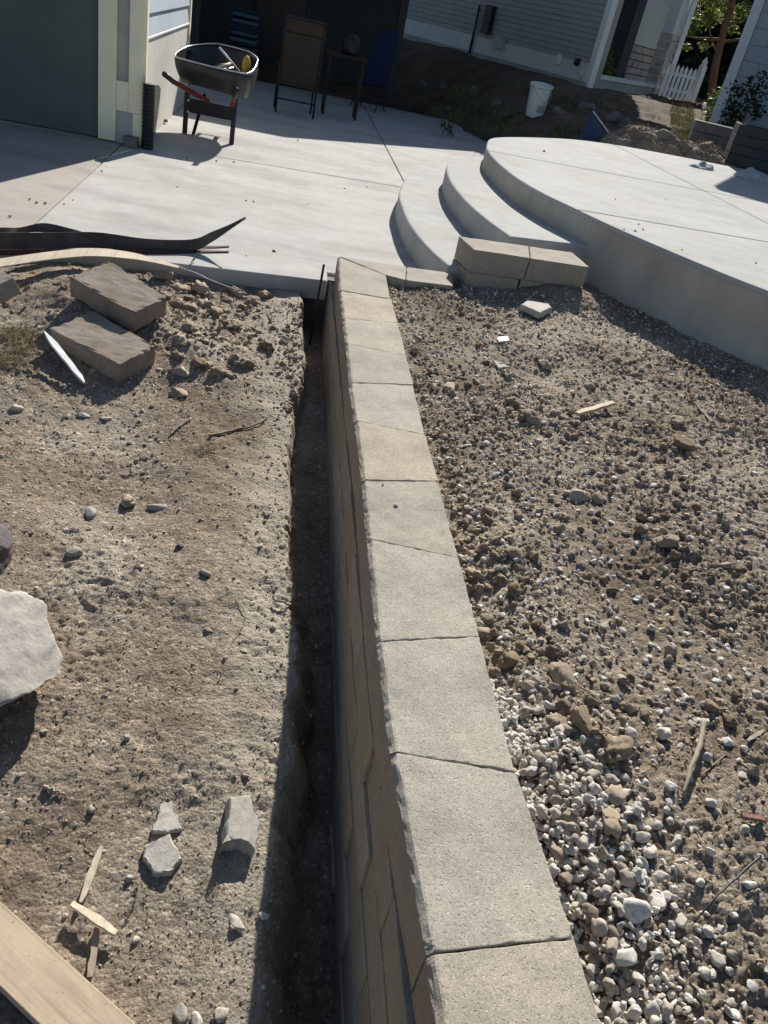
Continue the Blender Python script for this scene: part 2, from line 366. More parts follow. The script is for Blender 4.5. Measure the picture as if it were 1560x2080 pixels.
# far sheet under everything
SK = MB().prism([(-250, -200), (250, -200), (250, 400), (-250, 400)], -1.1, -1.0)
tag(SK.build('ground', T['soil_back']), kind='structure')
ysL = np.concatenate([np.linspace(-1.2, .1, 50)[:-1], np.linspace(.1, .6, 50)[:-1], prog(.6, 5.34, .0048, .0115)])
xsL = np.concatenate([np.linspace(-5, -2.1, 40)[:-1], np.arange(-2.1, .16, .0085), np.arange(.16, WX0+.03, .004)])
def HL(X, Y):
    z, s = h_left0(X, Y)
    pk = .3+1.5*sstep(-.3, .45, fbm(X*1.3+2, Y*1.3, oct=2, seed=101))
    return z + fine_disp(X, Y, pk)*(1-.45*s) + .012*fbm(Y*8, z*14, oct=3, seed=77)*np.clip(4*s*(1-s), 0, 1)
grid_mesh('soil_ground', xsL, ysL, HL, T['soil_left'])
ysR = np.concatenate([np.linspace(-1.2, .6, 30)[:-1], prog(.6, 5.95, .0055, .0125)])
xsR = np.concatenate([np.arange(WX1-.04, 2.3, .0082), np.linspace(2.3, 4.8, 180)])
def HR(X, Y):
    cl = sstep(.25, .75, vnoise(X*2.3+9, Y*2.3, seed=88)*.5+.5)
    sm = np.exp(-(((X-.95)/.28)**2+((Y-4.45)/.45)**2))
    return h_right(X, Y) + fine_disp(X, Y, (1.2+1.6*cl)*(1-.8*sm), 60) + .012*cl*(1-sm)*np.maximum(0, fbm(X*14, Y*14, oct=3, seed=83))
grid_mesh('soil_bed', xsR, ysR, HR, T['soil_right'])
def h_back(X, Y):
    X = np.asarray(X, float); Y = np.asarray(Y, float)
    s = sstep(2.6, 4.6, X); y0 = 16.4 - 5.3*s; b = .43*s*sstep(6, 11, Y) - .12*(1-s)
    t = sstep(0, 8.5, Y-y0)
    return b + (.92-b)*t + .05*fbm(X*.9, Y*.9, oct=3, seed=31)*sstep(-.5, 1, Y-y0) - .9*sstep(0, -.6, Y-y0+.25)
def HB(X, Y): return h_back(X, Y) + (.05*np.abs(fbm(X*3.2, Y*3.2, oct=4, seed=35)))*sstep(23, 15, Y)
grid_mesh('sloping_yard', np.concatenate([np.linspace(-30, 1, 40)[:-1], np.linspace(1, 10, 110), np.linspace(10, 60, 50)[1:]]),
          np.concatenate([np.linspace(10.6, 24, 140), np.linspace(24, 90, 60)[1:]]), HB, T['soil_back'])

# ---------------------------------------------------------------- patio slabs and curved steps
def clip(poly, n, d):                          # keep points with n.p <= d
    out = []; m = len(poly)
    for i in range(m):
        a, b = Vector(poly[i][:2]), Vector(poly[(i+1) % m][:2]); fa, fb = a.dot(n)-d, b.dot(n)-d
        if fa <= 0: out.append(a)
        if (fa < 0 < fb) or (fb < 0 < fa): out.append(a+(b-a)*(fa/(fa-fb)))
    return out
def inset(poly, d):
    m = len(poly); out = []
    area = sum(poly[i][0]*poly[(i+1) % m][1]-poly[(i+1) % m][0]*poly[i][1] for i in range(m)); sg = 1 if area > 0 else -1
    for i in range(m):
        a, b, c = Vector(poly[i-1][:2]), Vector(poly[i][:2]), Vector(poly[(i+1) % m][:2])
        e1, e2 = (b-a), (c-b)
        if e1.length < 1e-6 or e2.length < 1e-6: out.append(b); continue
        n1 = Vector((-e1.y, e1.x)).normalized()*sg; n2 = Vector((-e2.y, e2.x)).normalized()*sg
        k = 1+n1.dot(n2); out.append(b+(n1+n2)*(d/max(k, .5)))
    return out
def slab(name, poly, z0, z1, mat, parent=None, r=.012, seg=3):
    """extruded slab with a rounded top edge"""
    poly = [Vector(p[:2]) for p in poly]; poly = [p for i, p in enumerate(poly) if (p-poly[i-1]).length > 1e-4]
    n = len(poly); V = [(p.x, p.y, z0) for p in poly]; F = []
    for k in range(seg+1):
        a = math.pi/2*k/seg; q = inset(poly, r*(1-math.cos(a))); V += [(p.x, p.y, z1-r+r*math.sin(a)) for p in q]
    for k in range(seg+1):
        for i in range(n): j = (i+1) % n; F.append((k*n+i, k*n+j, (k+1)*n+j, (k+1)*n+i))
    F.append(tuple(range((seg+1)*n, (seg+2)*n)))
    area = sum(poly[i].x*poly[(i+1) % n].y-poly[(i+1) % n].x*poly[i].y for i in range(n))
    if area < 0: F = [tuple(reversed(f)) for f in F]
    me = bpy.data.meshes.new(name); me.from_pydata(V, [], F)
    me.polygons.foreach_set('use_smooth', [False]*len(me.polygons)); me.update()
    o = link(name, me, mat, parent)
    return o
patio = empty('patio', (0, 6, 0)); tag(patio, kind='structure')
PAT = [(-7, 4.55), (-2.2, 4.84), (-.5, 5.13), (.405, 5.28), (.41, 5.47), (2.6, 5.55), (2.6, 7), (4.4, 11.4), (4.4, 16.5), (-7, 16.5)]
def V2(*a): return Vector(a)
cx = [-1.49, 1.385]; G = .005
def halfC(x): return 8.85+.129*x
for i, (xa, xb) in enumerate(((-99, cx[0]), (cx[0], cx[1]), (cx[1], 99))):
    q = clip(clip(PAT, V2(-1, 0), -(xa+G)), V2(1, 0), xb-G)
    nC = V2(-.129, 1).normalized(); dC = nC.dot(V2(0, 8.85))
    for part in ((V2(nC.x, nC.y), dC-G), (V2(-nC.x, -nC.y), -(dC+G))):
        p = clip(q, *part)
        if len(p) > 2:
            o = slab('slab', p, -.13, (-.004 if i == 0 else 0), T['old_concrete'] if i == 0 else T['patio_concrete'])
            o.parent = patio; o.matrix_parent_inverse = Matrix.Translation((0, -6, 0))
base_ = MB().prism([(-6.9, 4.9), (.36, 5.36), (2.5, 5.6), (2.5, 7), (4.3, 11.4), (4.3, 16.4), (-6.9, 16.4)], -.9, -.02).build('footing', T['dark_block'])
base_.parent = patio; base_.matrix_parent_inverse = Matrix.Translation((0, -6, 0))
RZ = .19
S1 = catmull([(2.3, 10.0, 0), (1.75, 9.55, 0), (1.36, 8.85, 0), (1.12, 7.75, 0), (1.07, 7.1, 0), (1.07, 6.42, 0), (1.135, 5.82, 0), (1.22, 5.46, 0)], 10)+[Vector((1.62, 5.5, 0)), Vector((2.8, 6.1, 0)), Vector((2.8, 10, 0))]
S2 = catmull([(2.45, 9.75, 0), (1.95, 9.25, 0), (1.67, 8.6, 0), (1.545, 7.7, 0), (1.54, 6.87, 0), (1.60, 6.27, 0), (1.695, 5.80, 0)], 10)+[Vector((2.1, 5.905, 0)), Vector((2.9, 6.2, 0)), Vector((2.9, 9.8, 0))]
PL = catmull([(9.5, 2.1, 0), (6.5, 2.3, 0), (4.4, 3.3, 0), (3.6, 4.05, 0), (3.09, 4.7, 0), (2.85, 5.06, 0), (2.48, 5.76, 0), (2.28, 6.27, 0), (2.12, 6.72, 0), (2.02, 7.35, 0), (2.02, 8.3, 0), (2.14, 9.1, 0), (2.42, 9.9, 0), (3.3, 10.95, 0), (4.0, 11.6, 0), (4.75, 12.0, 0), (5.6, 12.2, 0), (6.6, 12.35, 0), (7.6, 12.6, 0), (9.5, 12.8, 0)], 9)
PL = [p.to_2d() for p in PL][::-1]
landing = empty('curved_concrete_steps', (2.5, 7, 0))
tag(landing, 'pale new concrete landing with two curved steps beside the patio', 'steps')
LI = Matrix.Translation((-2.5, -7, 0))
def lp(o): o.parent = landing; o.matrix_parent_inverse = LI; return o
lp(slab('step', S1[::-1], -.12, RZ, T['step_concrete'], None, .022, 4)); lp(slab('step', S2[::-1], .1, 2*RZ, T['step_concrete'], None, .022, 4))
lp(slab('riser', PL, -.5, 3*RZ-.034, T['riser_concrete'], None, .001, 1))
for (xa, xb) in ((-99, 4.6), (4.6, 99)):
    q = clip(clip(PL, V2(-1, 0), -(xa+.004)), V2(1, 0), xb-.004)
    for (n, d0, d1) in ((V2(-.12, 1), 8.35, 99), (V2(-.12, 1), 5.98, 8.35), (V2(-.12, 1), -99, 5.98)):
        p = clip(clip(q, n, d1-.004), -n, -(d0+.004))
        if len(p) > 2: lp(slab('landing_slab', p, 3*RZ-.033, 3*RZ, T['step_concrete'], None, .018, 3))

# ---------------------------------------------------------------- retaining wall blocks
def axis_pts(L, n, e=(.003, .007, .012, .019, .028)):
    a = [0]+[x for x in e if x < L/3]; inner = np.linspace(a[-1], L-a[-1], n+1)
    return np.array(a[:-1]+list(inner)+[L-x for x in reversed(a[:-1])])
def block_mesh(name, quad, z0, z1, r=.006, chamfer=0.0, chip=.004, n=(8, 10, 3), seed=0, dims=None):
    """quad: near-left, near-right, far-right, far-left corners; rounded, chipped edges"""
    q = [np.array(p[:2], float) for p in quad]
    Lx = .5*(np.linalg.norm(q[1]-q[0])+np.linalg.norm(q[2]-q[3])); Ly = .5*(np.linalg.norm(q[3]-q[0])+np.linalg.norm(q[2]-q[1])); Lz = z1-z0
    A = [axis_pts(Lx, n[0]), axis_pts(Ly, n[1]), axis_pts(Lz, n[2])]; V = []; F = []; off = 0
    for ax in range(3):
        u, v = [i for i in range(3) if i != ax]
        for side in (0, 1):
            U, W = np.meshgrid(A[u], A[v]); P = np.zeros((U.size, 3)); P[:, u] = U.ravel(); P[:, v] = W.ravel(); P[:, ax] = side*(Lx, Ly, Lz)[ax]
            nu, nv = len(A[u]), len(A[v]); i = np.arange((nv-1)*nu).reshape(nv-1, nu)[:, :-1].ravel()
            f = np.stack([i, i+1, i+nu+1, i+nu], 1)
            if (side == 0) != (ax == 1): f = f[:, ::-1]
            V.append(P); F.append(f+off); off += len(P)
    P = np.concatenate(V); F = np.concatenate(F); L = np.array([Lx, Ly, Lz])
    sd = seed*3.71
    rr = r*(1+.6*vnoise(P[:, 0]*30+sd, P[:, 1]*30, P[:, 2]*30, 3)) + chip*np.maximum(0, fbm(P[:, 0]*55+sd, P[:, 1]*55, P[:, 2]*55, 3, 5))*1.6
    rr = np.clip(rr, .001, .03)[:, None]
    if chamfer:
        c = chamfer*(1+.10*vnoise(P[:, 1]*14+sd, P[:, 1]*0, None, 9)) + chip*fbm(P[:, 1]*70+sd, P[:, 2]*30, None, 3, 12)*.8
        k = np.maximum(0, c-(P[:, 0]+(Lz-P[:, 2])*.9))*.5
        P[:, 0] += k; P[:, 2] -= k
    inn = np.clip(P, rr, L-rr); d = P-inn; ln = np.linalg.norm(d, axis=1, keepdims=True); mk = ln[:, 0] > rr[:, 0]*.999
    P = np.where(ln > 1e-9, inn+d/np.maximum(ln, 1e-9)*np.minimum(ln, rr), P)
    P += (.0012+.12*max(0, chip-.02))*np.stack([fbm(P[:, 0]*22+sd+i*7, P[:, 1]*22, P[:, 2]*22, 2, 30+i) for i in range(3)], 1)
    a, b, z = P[:, 0:1]/Lx, P[:, 1:2]/Ly, P[:, 2:3]
    XY = q[0]*(1-a)*(1-b)+q[1]*a*(1-b)+q[2]*a*b+q[3]*(1-a)*b
    c0 = np.mean(q, 0); V3 = np.concatenate([XY-c0, z-Lz/2], 1)
    me = np_mesh(name, V3, F, False)
    bm = bmesh.new(); bm.from_mesh(me); bmesh.ops.remove_doubles(bm, verts=bm.verts, dist=.0004); bmesh.ops.recalc_face_normals(bm, faces=bm.faces); bm.normal_update()
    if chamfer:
        for f in bm.faces: f.material_index = 1 if f.normal.x < -.85 else 0  # left faces take the brown dusty material, also to deepen their shade
    bm.to_mesh(me); bm.free()
    return me, Vector((c0[0], c0[1], (z0+z1)/2))
wall = empty('retaining_wall', (.58, 3, -.4))
tag(wall, 'long straight tan concrete block retaining wall running to the patio', 'wall')
WI = Matrix.Translation((-.58, -3, .4))
bcount = [0]
def add_block(quad, z0, z1, mat, parent=wall, inv=WI, name='block', **kw):
    bcount[0] += 1
    me, c = block_mesh(name, quad, z0, z1, seed=bcount[0], **kw); o = link(name, me, mat, parent, c)
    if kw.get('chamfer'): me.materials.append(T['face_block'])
    if parent is not None: o.matrix_parent_inverse = inv
    return o
J = [(-.10, -.16), (.33, .36), (.775, .81), (1.245, 1.205), (1.62, 1.68), (2.11, 2.06), (2.48, 2.54), (2.96, 2.91), (3.33, 3.41), (3.81, 3.77), (4.17, 4.24), (4.645, 4.64)]
JL = [.450, .446, .437, .414, .413, .420, .427, .427, .423, .429, .430, .431]; JR = [.762, .752, .739, .713, .717, .720, .722, .722, .730, .738, .742, .745]
for i in range(len(J)-1):
    (a, b), (c, d) = J[i], J[i+1]; gz = .0016 if i > 2 else .0025; near = 1 if i < 6 else 0; e = random.uniform(-.002, .002)
    add_block([(JL[i]+e, a+gz), (JR[i]+e, b+gz), (JR[i+1]+e, d-gz), (JL[i+1]+e, c-gz)], .0015, WZ+random.uniform(-.0015, .0015), T['cap_block'],
              chamfer=.0135, r=.0016, chip=.005, n=((14, 18, 5) if near else (8, 10, 3)))
add_block([(WX0+.003, 4.648), (WX1+.004, 4.643), (.757, 5.115), (.452, 5.352)], .0015, WZ, T['cap_block'], chamfer=.014, r=.004)
add_block([(.765, 5.117), (.884, 5.085), (.925, 5.40), (.468, 5.366)], .0015, WZ, T['cap_block'], r=.004)
add_block([(.889, 5.088), (1.215, 5.135), (1.25, 5.44), (.929, 5.40)], .0015, WZ-.002, T['cap_block'], r=.004)
add_block([(.765, 5.12), (1.20, 5.14), (1.20, 5.42), (.49, 5.37)], -.15, -.001, T['face_block'], r=.004)
for k in range(5):                             # lower courses in running bond
    y = -.3+(.21 if k % 2 else .02); zt = -.15*k
    while y < 5.24:
        L = .42+random.uniform(-.012, .012); y1 = min(y+L, 5.26)
        if y1-y > .06:
            fx = min(WX0, float(np.interp(y, [0, .8, 1.25, 1.7, 2.5], [.44, .432, .414, .414, .424])))-.0025*(k+1)+random.uniform(-.0008, .0008)-.002
            add_block([(fx, y+.0008), (WX1-.01, y+.0008), (WX1-.01, y1-.0008), (fx, y1-.0008)], zt-.1494, zt-.0006, T['face_block'], r=.0015, chip=.002, n=(3, 6, 3))
        y = y1
# two-course return by the steps
rw = empty('step_edging_wall', (1.6, 5.5, 0)); tag(rw, 'short stack of tan edging blocks between curved steps and gravel', 'wall'); RI = Matrix.Translation((-1.6, -5.5, 0))
A0, A1, A2, A3 = (1.335, 5.305), (1.735, 5.35), (1.815, 5.70), (1.28, 5.61)
add_block([A0, A1, A2, A3], .208, .36, T['step_block'], rw, RI, chamfer=0, r=.005)
add_block([(A0[0]-.005, A0[1]-.004), (A1[0]-.03, A1[1]-.004), (A2[0]-.03, A2[1]), (A3[0]-.006, A3[1])], -.1, .206, T['step_block'], rw, RI, r=.005)
add_block([(1.742, 5.352), (2.19, 5.405), (2.17, 5.76), (1.822, 5.702)], .208, .358, T['step_block'], rw, RI, r=.005)
add_block([(1.72, 5.36), (2.20, 5.42), (2.17, 5.75), (1.80, 5.69)], -.1, .206, T['step_block'], rw, RI, r=.005)

# ---------------------------------------------------------------- stones and clods
def ico(sub):
    bm = bmesh.new(); bmesh.ops.create_icosphere(bm, subdivisions=sub, radius=1); bm.verts.ensure_lookup_table()
    V = np.array([v.co[:] for v in bm.verts]); F = np.array([[v.index for v in f.verts] for f in bm.faces]); bm.free(); return V, F
ICO = {k: ico(k) for k in (1, 2, 3, 4, 5)}
def rock_shape(sub, seed, rough=.25, cuts=5, flat=(1, .8, .6), fs=1.3):
    r = np.random.default_rng(seed); V = ICO[sub][0].copy()
    V *= (1+rough*fbm(V[:, 0]*fs+seed*1.7, V[:, 1]*fs, V[:, 2]*fs, 3, seed))[:, None]
    for _ in range(cuts):
        n = r.normal(size=3); n /= np.linalg.norm(n); d = r.uniform(.5, .85); e = np.maximum(0, V@n-d); V -= np.outer(e*.92, n)
    if sub == 5: V *= (1+.035*fbm(V[:, 0]*5+seed, V[:, 1]*5, V[:, 2]*9, 5, seed+3, .6))[:, None]
    return V*np.array(flat)
def rots(n, tilt=.5):
    a = rng.uniform(0, 2*np.pi, n); b = rng.normal(0, tilt, n); c = rng.normal(0, tilt, n)
    def m(ax, t):
        o = np.zeros((n, 3, 3)); o[:, ax, ax] = 1; i, j = (ax+1) % 3, (ax+2) % 3
        o[:, i, i] = np.cos(t); o[:, j, j] = np.cos(t); o[:, i, j] = -np.sin(t); o[:, j, i] = np.sin(t); return o
    return m(2, a)@m(0, b)@m(1, c)
def scatter(name, pts, size, shapes, sub, mat, label, cat, sink=.25, smooth=False):
    """one merged mesh of many tiny stones"""
    n = len(pts)
    if n == 0: return
    F0 = ICO[sub][1]; nv = len(ICO[sub][0]); RM = rots(n); idx = rng.integers(0, len(shapes), n); Vs = np.stack(shapes)[idx]
    V = np.einsum('nij,nkj->nki', RM, Vs)*size[:, None, None]; V += pts[:, None, :]; V[:, :, 2] += (size*(.5-sink))[:, None]
    F = (F0[None]+(np.arange(n)*nv)[:, None, None]).reshape(-1, 3)
    o = link(name, np_mesh(name, V.reshape(-1, 3), F, smooth), mat); tag(o, label, cat, kind='stuff'); return o
SH1 = [rock_shape(1, s, .3, 3, (1, .8, .62)) for s in range(8)]
SH2 = [rock_shape(2, s+20, .34, 9, (1, .6+.35*((s*7) % 10)/10, .45+.3*((s*3) % 10)/10)) for s in range(16)]
SHC = [rock_shape(2, s+50, .5, 2, (1, .85, .7), 2.2) for s in range(10)]
def samp(n, x0, x1, y0, y1, dens):
    x = rng.uniform(x0, x1, n); y = rng.uniform(y0, y1, n); k = rng.uniform(0, 1, n) < dens(x, y); return x[k], y[k]
def platform_clear(x, y): return x < np.interp(y, [3.2, 3.9, 4.7, 5.06, 5.76, 6.2], [4.4, 3.66, 3.05, 2.8, 2.44, 2.25])
def coping_clear(x, y): return ~((y > 5.06) & (x < 1.26)) & ~((y > 5.28) & (x < 2.25))
# right bed: fine crumbs
def dR(x, y): return (.35+.65*sstep(-.2, .4, vnoise(x*2.1, y*2.1, seed=91)))*platform_clear(x, y)*coping_clear(x, y)*(1-.6*np.exp(-(((x-.95)/.25)**2+((y-4.45)/.4)**2)))
def P3(x, y, hf): return np.stack([x, y, hf(x, y)], 1)
x, y = samp(22000, WX1, 3.4, .6, 5.7, lambda x, y: dR(x, y)*np.clip(2.0/(y+.3), .25, 1)); s = .0028+.0042*rng.power(.5, len(x))*(.7+.18*y)
scatter('soil_crumbs', P3(x, y, HR), s, SH1, 1, T['clod_stuff'], 'loose brown soil crumbs covering the bed right of the wall', 'crumbs', .6)
x, y = samp(30000, WX1, 3.6, .6, 5.7, lambda x, y: dR(x, y)*(.25+.75*np.exp(-((x-.8)/.5)**2)+.35*sstep(2, 3.4, y))); s = .004+.008*rng.power(.45, len(x))
k = rng.uniform(0, 1, len(x)) < .42
scatter('fine_gravel', P3(x[k], y[k], HR), s[k], SH1, 1, T['mixed_stone_stuff'], 'small mixed gravel scattered through the soil right of the wall', 'gravel')
scatter('soil_lumps', P3(x[~k], y[~k], HR), s[~k]*1.15, SHC[:1] and [rock_shape(1, q+70, .5, 1, (1, .85, .7), 2) for q in range(8)], 1, T['clod_stuff'], 'small brown soil lumps scattered right of the wall', 'soil lumps', .45)
# left ground
def dL(x, y): return (.3+.7*sstep(-.3, .4, vnoise(x*1.8+3, y*1.8, seed=95)))*(y < 5.05)
x, y = samp(8000, -2.0, .24, .55, 5.1, lambda x, y: dL(x, y)*np.clip(2.2/(y+.4), .3, 1)); s = .0022+.0036*rng.power(.5, len(x))*(.75+.2*y)
scatter('soil_crumbs', P3(x, y, HL), s, SH1, 1, T['clod_stuff'], 'loose fine soil crumbs covering the ground left of the trench', 'crumbs', .62)
x, y = samp(22000, -2.0, .42, .5, 5.1, lambda x, y: np.clip(.22*dL(x, y)+.85*np.exp(-((x-.17)/.10)**2)+.45*np.exp(-(((x+.45)/.6)**2+((y-3.6)/.7)**2))+.5*np.exp(-(((x-.05)/.25)**2+((y-4.6)/.45)**2)), 0, 1)*(.4+.12*y)); s = .0035+.0062*rng.power(.42, len(x))*(.75+.12*y)
x2, y2 = samp(46000, -1.6, .24, .55, 4.9, lambda x, y: (.25+.75*sstep(-.25, .35, fbm(x*2.6+7, y*2.6, oct=3, seed=97)))*np.clip(1.5/(y+.2), .15, 1)); s2 = .0016+.0036*rng.power(.45, len(x2))
scatter('soil_grit', P3(x2, y2, HL), s2, SH1, 1, T['grit_stuff'], 'fine pale grit mixed through the ground left of the trench', 'grit', .42)
scatter('fine_gravel', P3(x, y, HL), s, SH1, 1, T['mixed_stone_stuff'], 'small pale pebbles scattered over the ground left of the trench', 'gravel', .5)
x, y = samp(1500, -2.0, .4, .6, 5.0, lambda x, y: .25+.7*np.exp(-(((x+.45)/.6)**2+((y-3.5)/.7)**2))+.35*np.exp(-((x-.3)/.1)**2)); s = .008+.009*rng.power(.5, len(x))
scatter('pebbles', P3(x, y, HL), s, SH2, 2, T['mixed_stone_stuff'], 'mixed pebbles lying on the ground left of the trench', 'pebbles', .5)
# medium stones right as stuff
def dW(x, y):
    near = np.exp(-((x-.86)/.2)**2)*sstep(1.8, 1.3, y)*1.6
    mid = .55*np.exp(-((x-1.0)/.6)**2)*sstep(1.0, 1.6, y)
    return np.clip(near+mid+.17+.22*sstep(3, 4.4, y)*sstep(.95, 1.3, x), 0, 1)*platform_clear(x, y)*coping_clear(x, y)*(1-.9*np.exp(-(((x-.95)/.22)**2+((y-4.5)/.4)**2)))
x, y = samp(12500, WX1+.005, 3.4, .55, 5.6, lambda x, y: dW(x, y)*.85); s = .006+.0105*rng.power(.55, len(x))
x2, y2 = samp(6000, WX1+.01, 3.2, 1.2, 5.4, lambda x, y: (.2+.8*sstep(-.1, .4, vnoise(x*2.3+9, y*2.3, seed=88)))*platform_clear(x, y)*coping_clear(x, y)*(.35+.65*np.exp(-((x-1)/.7)**2))*(1-.95*np.exp(-(((x-.95)/.25)**2+((y-4.5)/.4)**2)))); s2 = .008+.014*rng.power(.4, len(x2))
scatter('soil_clods', P3(x2, y2, HR), s2, SHC, 2, T['clod_stuff'], 'brown soil clods of many sizes covering the bed right of the wall', 'clods', .45)
scatter('gravel', P3(x, y, HR), s, SH2, 2, T['white_stone_stuff'], 'white and grey drainage gravel spread right of the wall', 'gravel', .3)
x = WX1+.008+np.abs(rng.normal(0, .15, 2600)); y = .5+1.15*rng.power(.8, 2600); k = (x-WX1) < .42*sstep(1.75, .9, y)+.03; x, y = x[k], y[k]; s = .006+.010*rng.power(.6, len(x))
scatter('gravel', P3(x, y, HR)+np.array([0, 0, .006]), s, SH2, 2, T['white_stone_stuff'], 'white drainage gravel heaped against the near end of the wall', 'gravel', .2)
# individual white gravel stones
def h_pile(X, Y): return HR(X, Y)+.03*np.exp(-((X-.86)/.12)**2)*sstep(1.55, 1.2, Y)
ROCKS = [np_mesh('gravel_stone', rock_shape(3, s+200, .36, 13, (1, .66+.3*((s*5) % 12)/12, .52+.3*((s*7) % 12)/12), 1.7), ICO[3][1], True) for s in range(12)]
for me in ROCKS: me.materials.append(T['white_stone'])
CLODS = [np_mesh('dirt_clod', rock_shape(3, s+300, .4, 5, (1, .86, .74), 2.1), ICO[3][1], True) for s in range(10)]
for me in CLODS: me.materials.append(T['clod'])
def put(name, me, p, size, label, cat, group=None, rot=None, sc3=None, parent=None):
    o = link(name, me); o.location = p
    o.rotation_euler = rot if rot else (random.gauss(0, .4), random.gauss(0, .4), random.uniform(0, 6.28))
    o.scale = sc3 if sc3 else (size, size, size)
    return tag(o, label, cat, group)
cnt = 0
placed = []
def free(x, y, r):
    for (a, b, c) in placed:
        if (a-x)**2+(b-y)**2 < (.62*(c+r))**2: return False
    placed.append((x, y, r)); return True
LW = 'rounded whitish gravel stone in the loose heap against the near wall blocks'
tries = 0
while cnt < 300 and tries < 12000:
    tries += 1
    y_ = .6+1.05*random.random()**1.25; x_ = WX1+.012+abs(random.gauss(0, .13))*(1.75-.6*y_)+random.uniform(0, .05); r_ = random.choice((random.uniform(.009, .015), random.uniform(.014, .024)))*(1.12 if y_ < 1.05 else .95)
    if x_ < WX1+.012+r_*.6 or not free(x_, y_, r_): continue
    z_ = float(h_pile(np.array([x_]), np.array([y_]))[0]); cnt += 1
    put('gravel_stone', random.choice(ROCKS), (x_, y_, z_+r_*.25), r_, LW, 'stone', 'gravel heap beside the wall')
LW2 = 'pale stone half sunk in the brown soil right of the wall'
cnt = 0; tries = 0
while cnt < 230 and tries < 9000:
    tries += 1
    y_ = .8+4.2*random.random()**1.5; x_ = WX1+.03+random.random()**1.4*(.55+.42*y_); r_ = random.uniform(.010, .0195)*(1+.05*y_)
    if y_ < 1.3 and x_ > 1.25 and random.random() < .6: continue
    if not (platform_clear(x_, y_) and coping_clear(np.array(x_), np.array(y_))) or not free(x_, y_, r_*1.4): continue
    z_ = float(HR(np.array([x_]), np.array([y_]))[0]); cnt += 1
    put('soil_stone', random.choice(ROCKS), (x_, y_, z_+r_*.15), r_, LW2, 'stone', 'stones sunk in the soil bed')
LC = 'crumbly brown dirt clod lying among gravel along the wall'
cnt = 0; tries = 0
while cnt < 140 and tries < 8000:
    tries += 1
    if random.random() < .6: y_ = random.uniform(1.25, 2.5); x_ = WX1+.03+abs(random.gauss(0, .15))
    else: y_ = random.uniform(1.3, 4.4); x_ = WX1+.03+random.random()*(.5+.25*y_)
    r_ = random.uniform(.012, .03)
    if x_ < WX1+.01+r_*.8 or not free(x_, y_, r_): continue
    z_ = float(HR(np.array([x_]), np.array([y_]))[0]); cnt += 1
    put('dirt_clod', random.choice(CLODS), (x_, y_, z_+r_*.25), r_, LC, 'clod', 'dirt clods beside the wall')

# ---------------------------------------------------------------- hand-placed debris
def ang(hf, a, b):
    p, q = on(hf, *a), on(hf, *b); return math.atan2(q.y-p.y, q.x-p.x), (q-p).length, (p+q)/2
def stick(name, hf, pix, r, mat, label, cat, lift=.004, n=6, jit=.003, hs=None):
    pts = []
    for i, (a, b) in enumerate(pix):
        p = on(hf, a, b); h = hs[i] if hs else 0; pts.append(p+Vector((0, 0, lift+h)))
    P = catmull(pts, 5); k = len(P); rs = [r*(1-.45*i/k)*random.uniform(.85, 1.15) for i in range(k)]
    P = [p+Vector((random.gauss(0, jit), random.gauss(0, jit), 0)) for p in P]
    return tag(MB().tube(P, rs, n).build(name, mat, smooth=True), label, cat)
def splinter(name, hf, a, b, w, t, mat, label, cat, lift=.0, ha=0, hb=0, taper=.4, parent=None):
    p, q = on(hf, *a)+Vector((0, 0, t+lift+ha)), on(hf, *b)+Vector((0, 0, t+lift+hb)); d = (q-p); x = d.cross(Vector((0, 0, 1))).normalized(); u = x.cross(d).normalized()
    V = []; n = 9
    for i in range(n):
        f = i/(n-1); ww = w*(1-(1-taper)*abs(2*f-1)**3)*random.uniform(.82, 1.12)/2; c = p+d*f+x*random.gauss(0, w*.05)
        for s1, s2 in ((-1, -1), (1, -1), (1, 1), (-1, 1)): V.append(c+x*(s1*ww)+u*(s2*t/2*random.uniform(.8, 1.1)))
    F = [(0, 1, 2, 3)[::-1], tuple(4*(n-1)+k for k in range(4))]+[(4*i+k, 4*i+(k+1) % 4, 4*i+4+(k+1) % 4, 4*i+4+k) for i in range(n-1) for k in range(4)]
    o = MB().add(V, F).build(name, mat, parent)
    return tag(o, label, cat)
def rock(name, hf, px, py, size, mat, label, cat, seed=0, flat=(1, .8, .6), sub=3, rz=None, sink=.2, rough=.25, cuts=7, fs=1.3, tilt=(0, 0), smooth=True):
    p = on(hf, px, py); me = np_mesh(name, rock_shape(sub, seed+500, rough, cuts, flat, fs)*size, ICO[sub][1], smooth); me.materials.append(mat)
    o = link(name, me); o.location = p+Vector((0, 0, size*flat[2]*(1-2*sink)*.8)); o.rotation_euler = (tilt[0], tilt[1], rz if rz is not None else seed*1.3)
    return tag(o, label, cat)
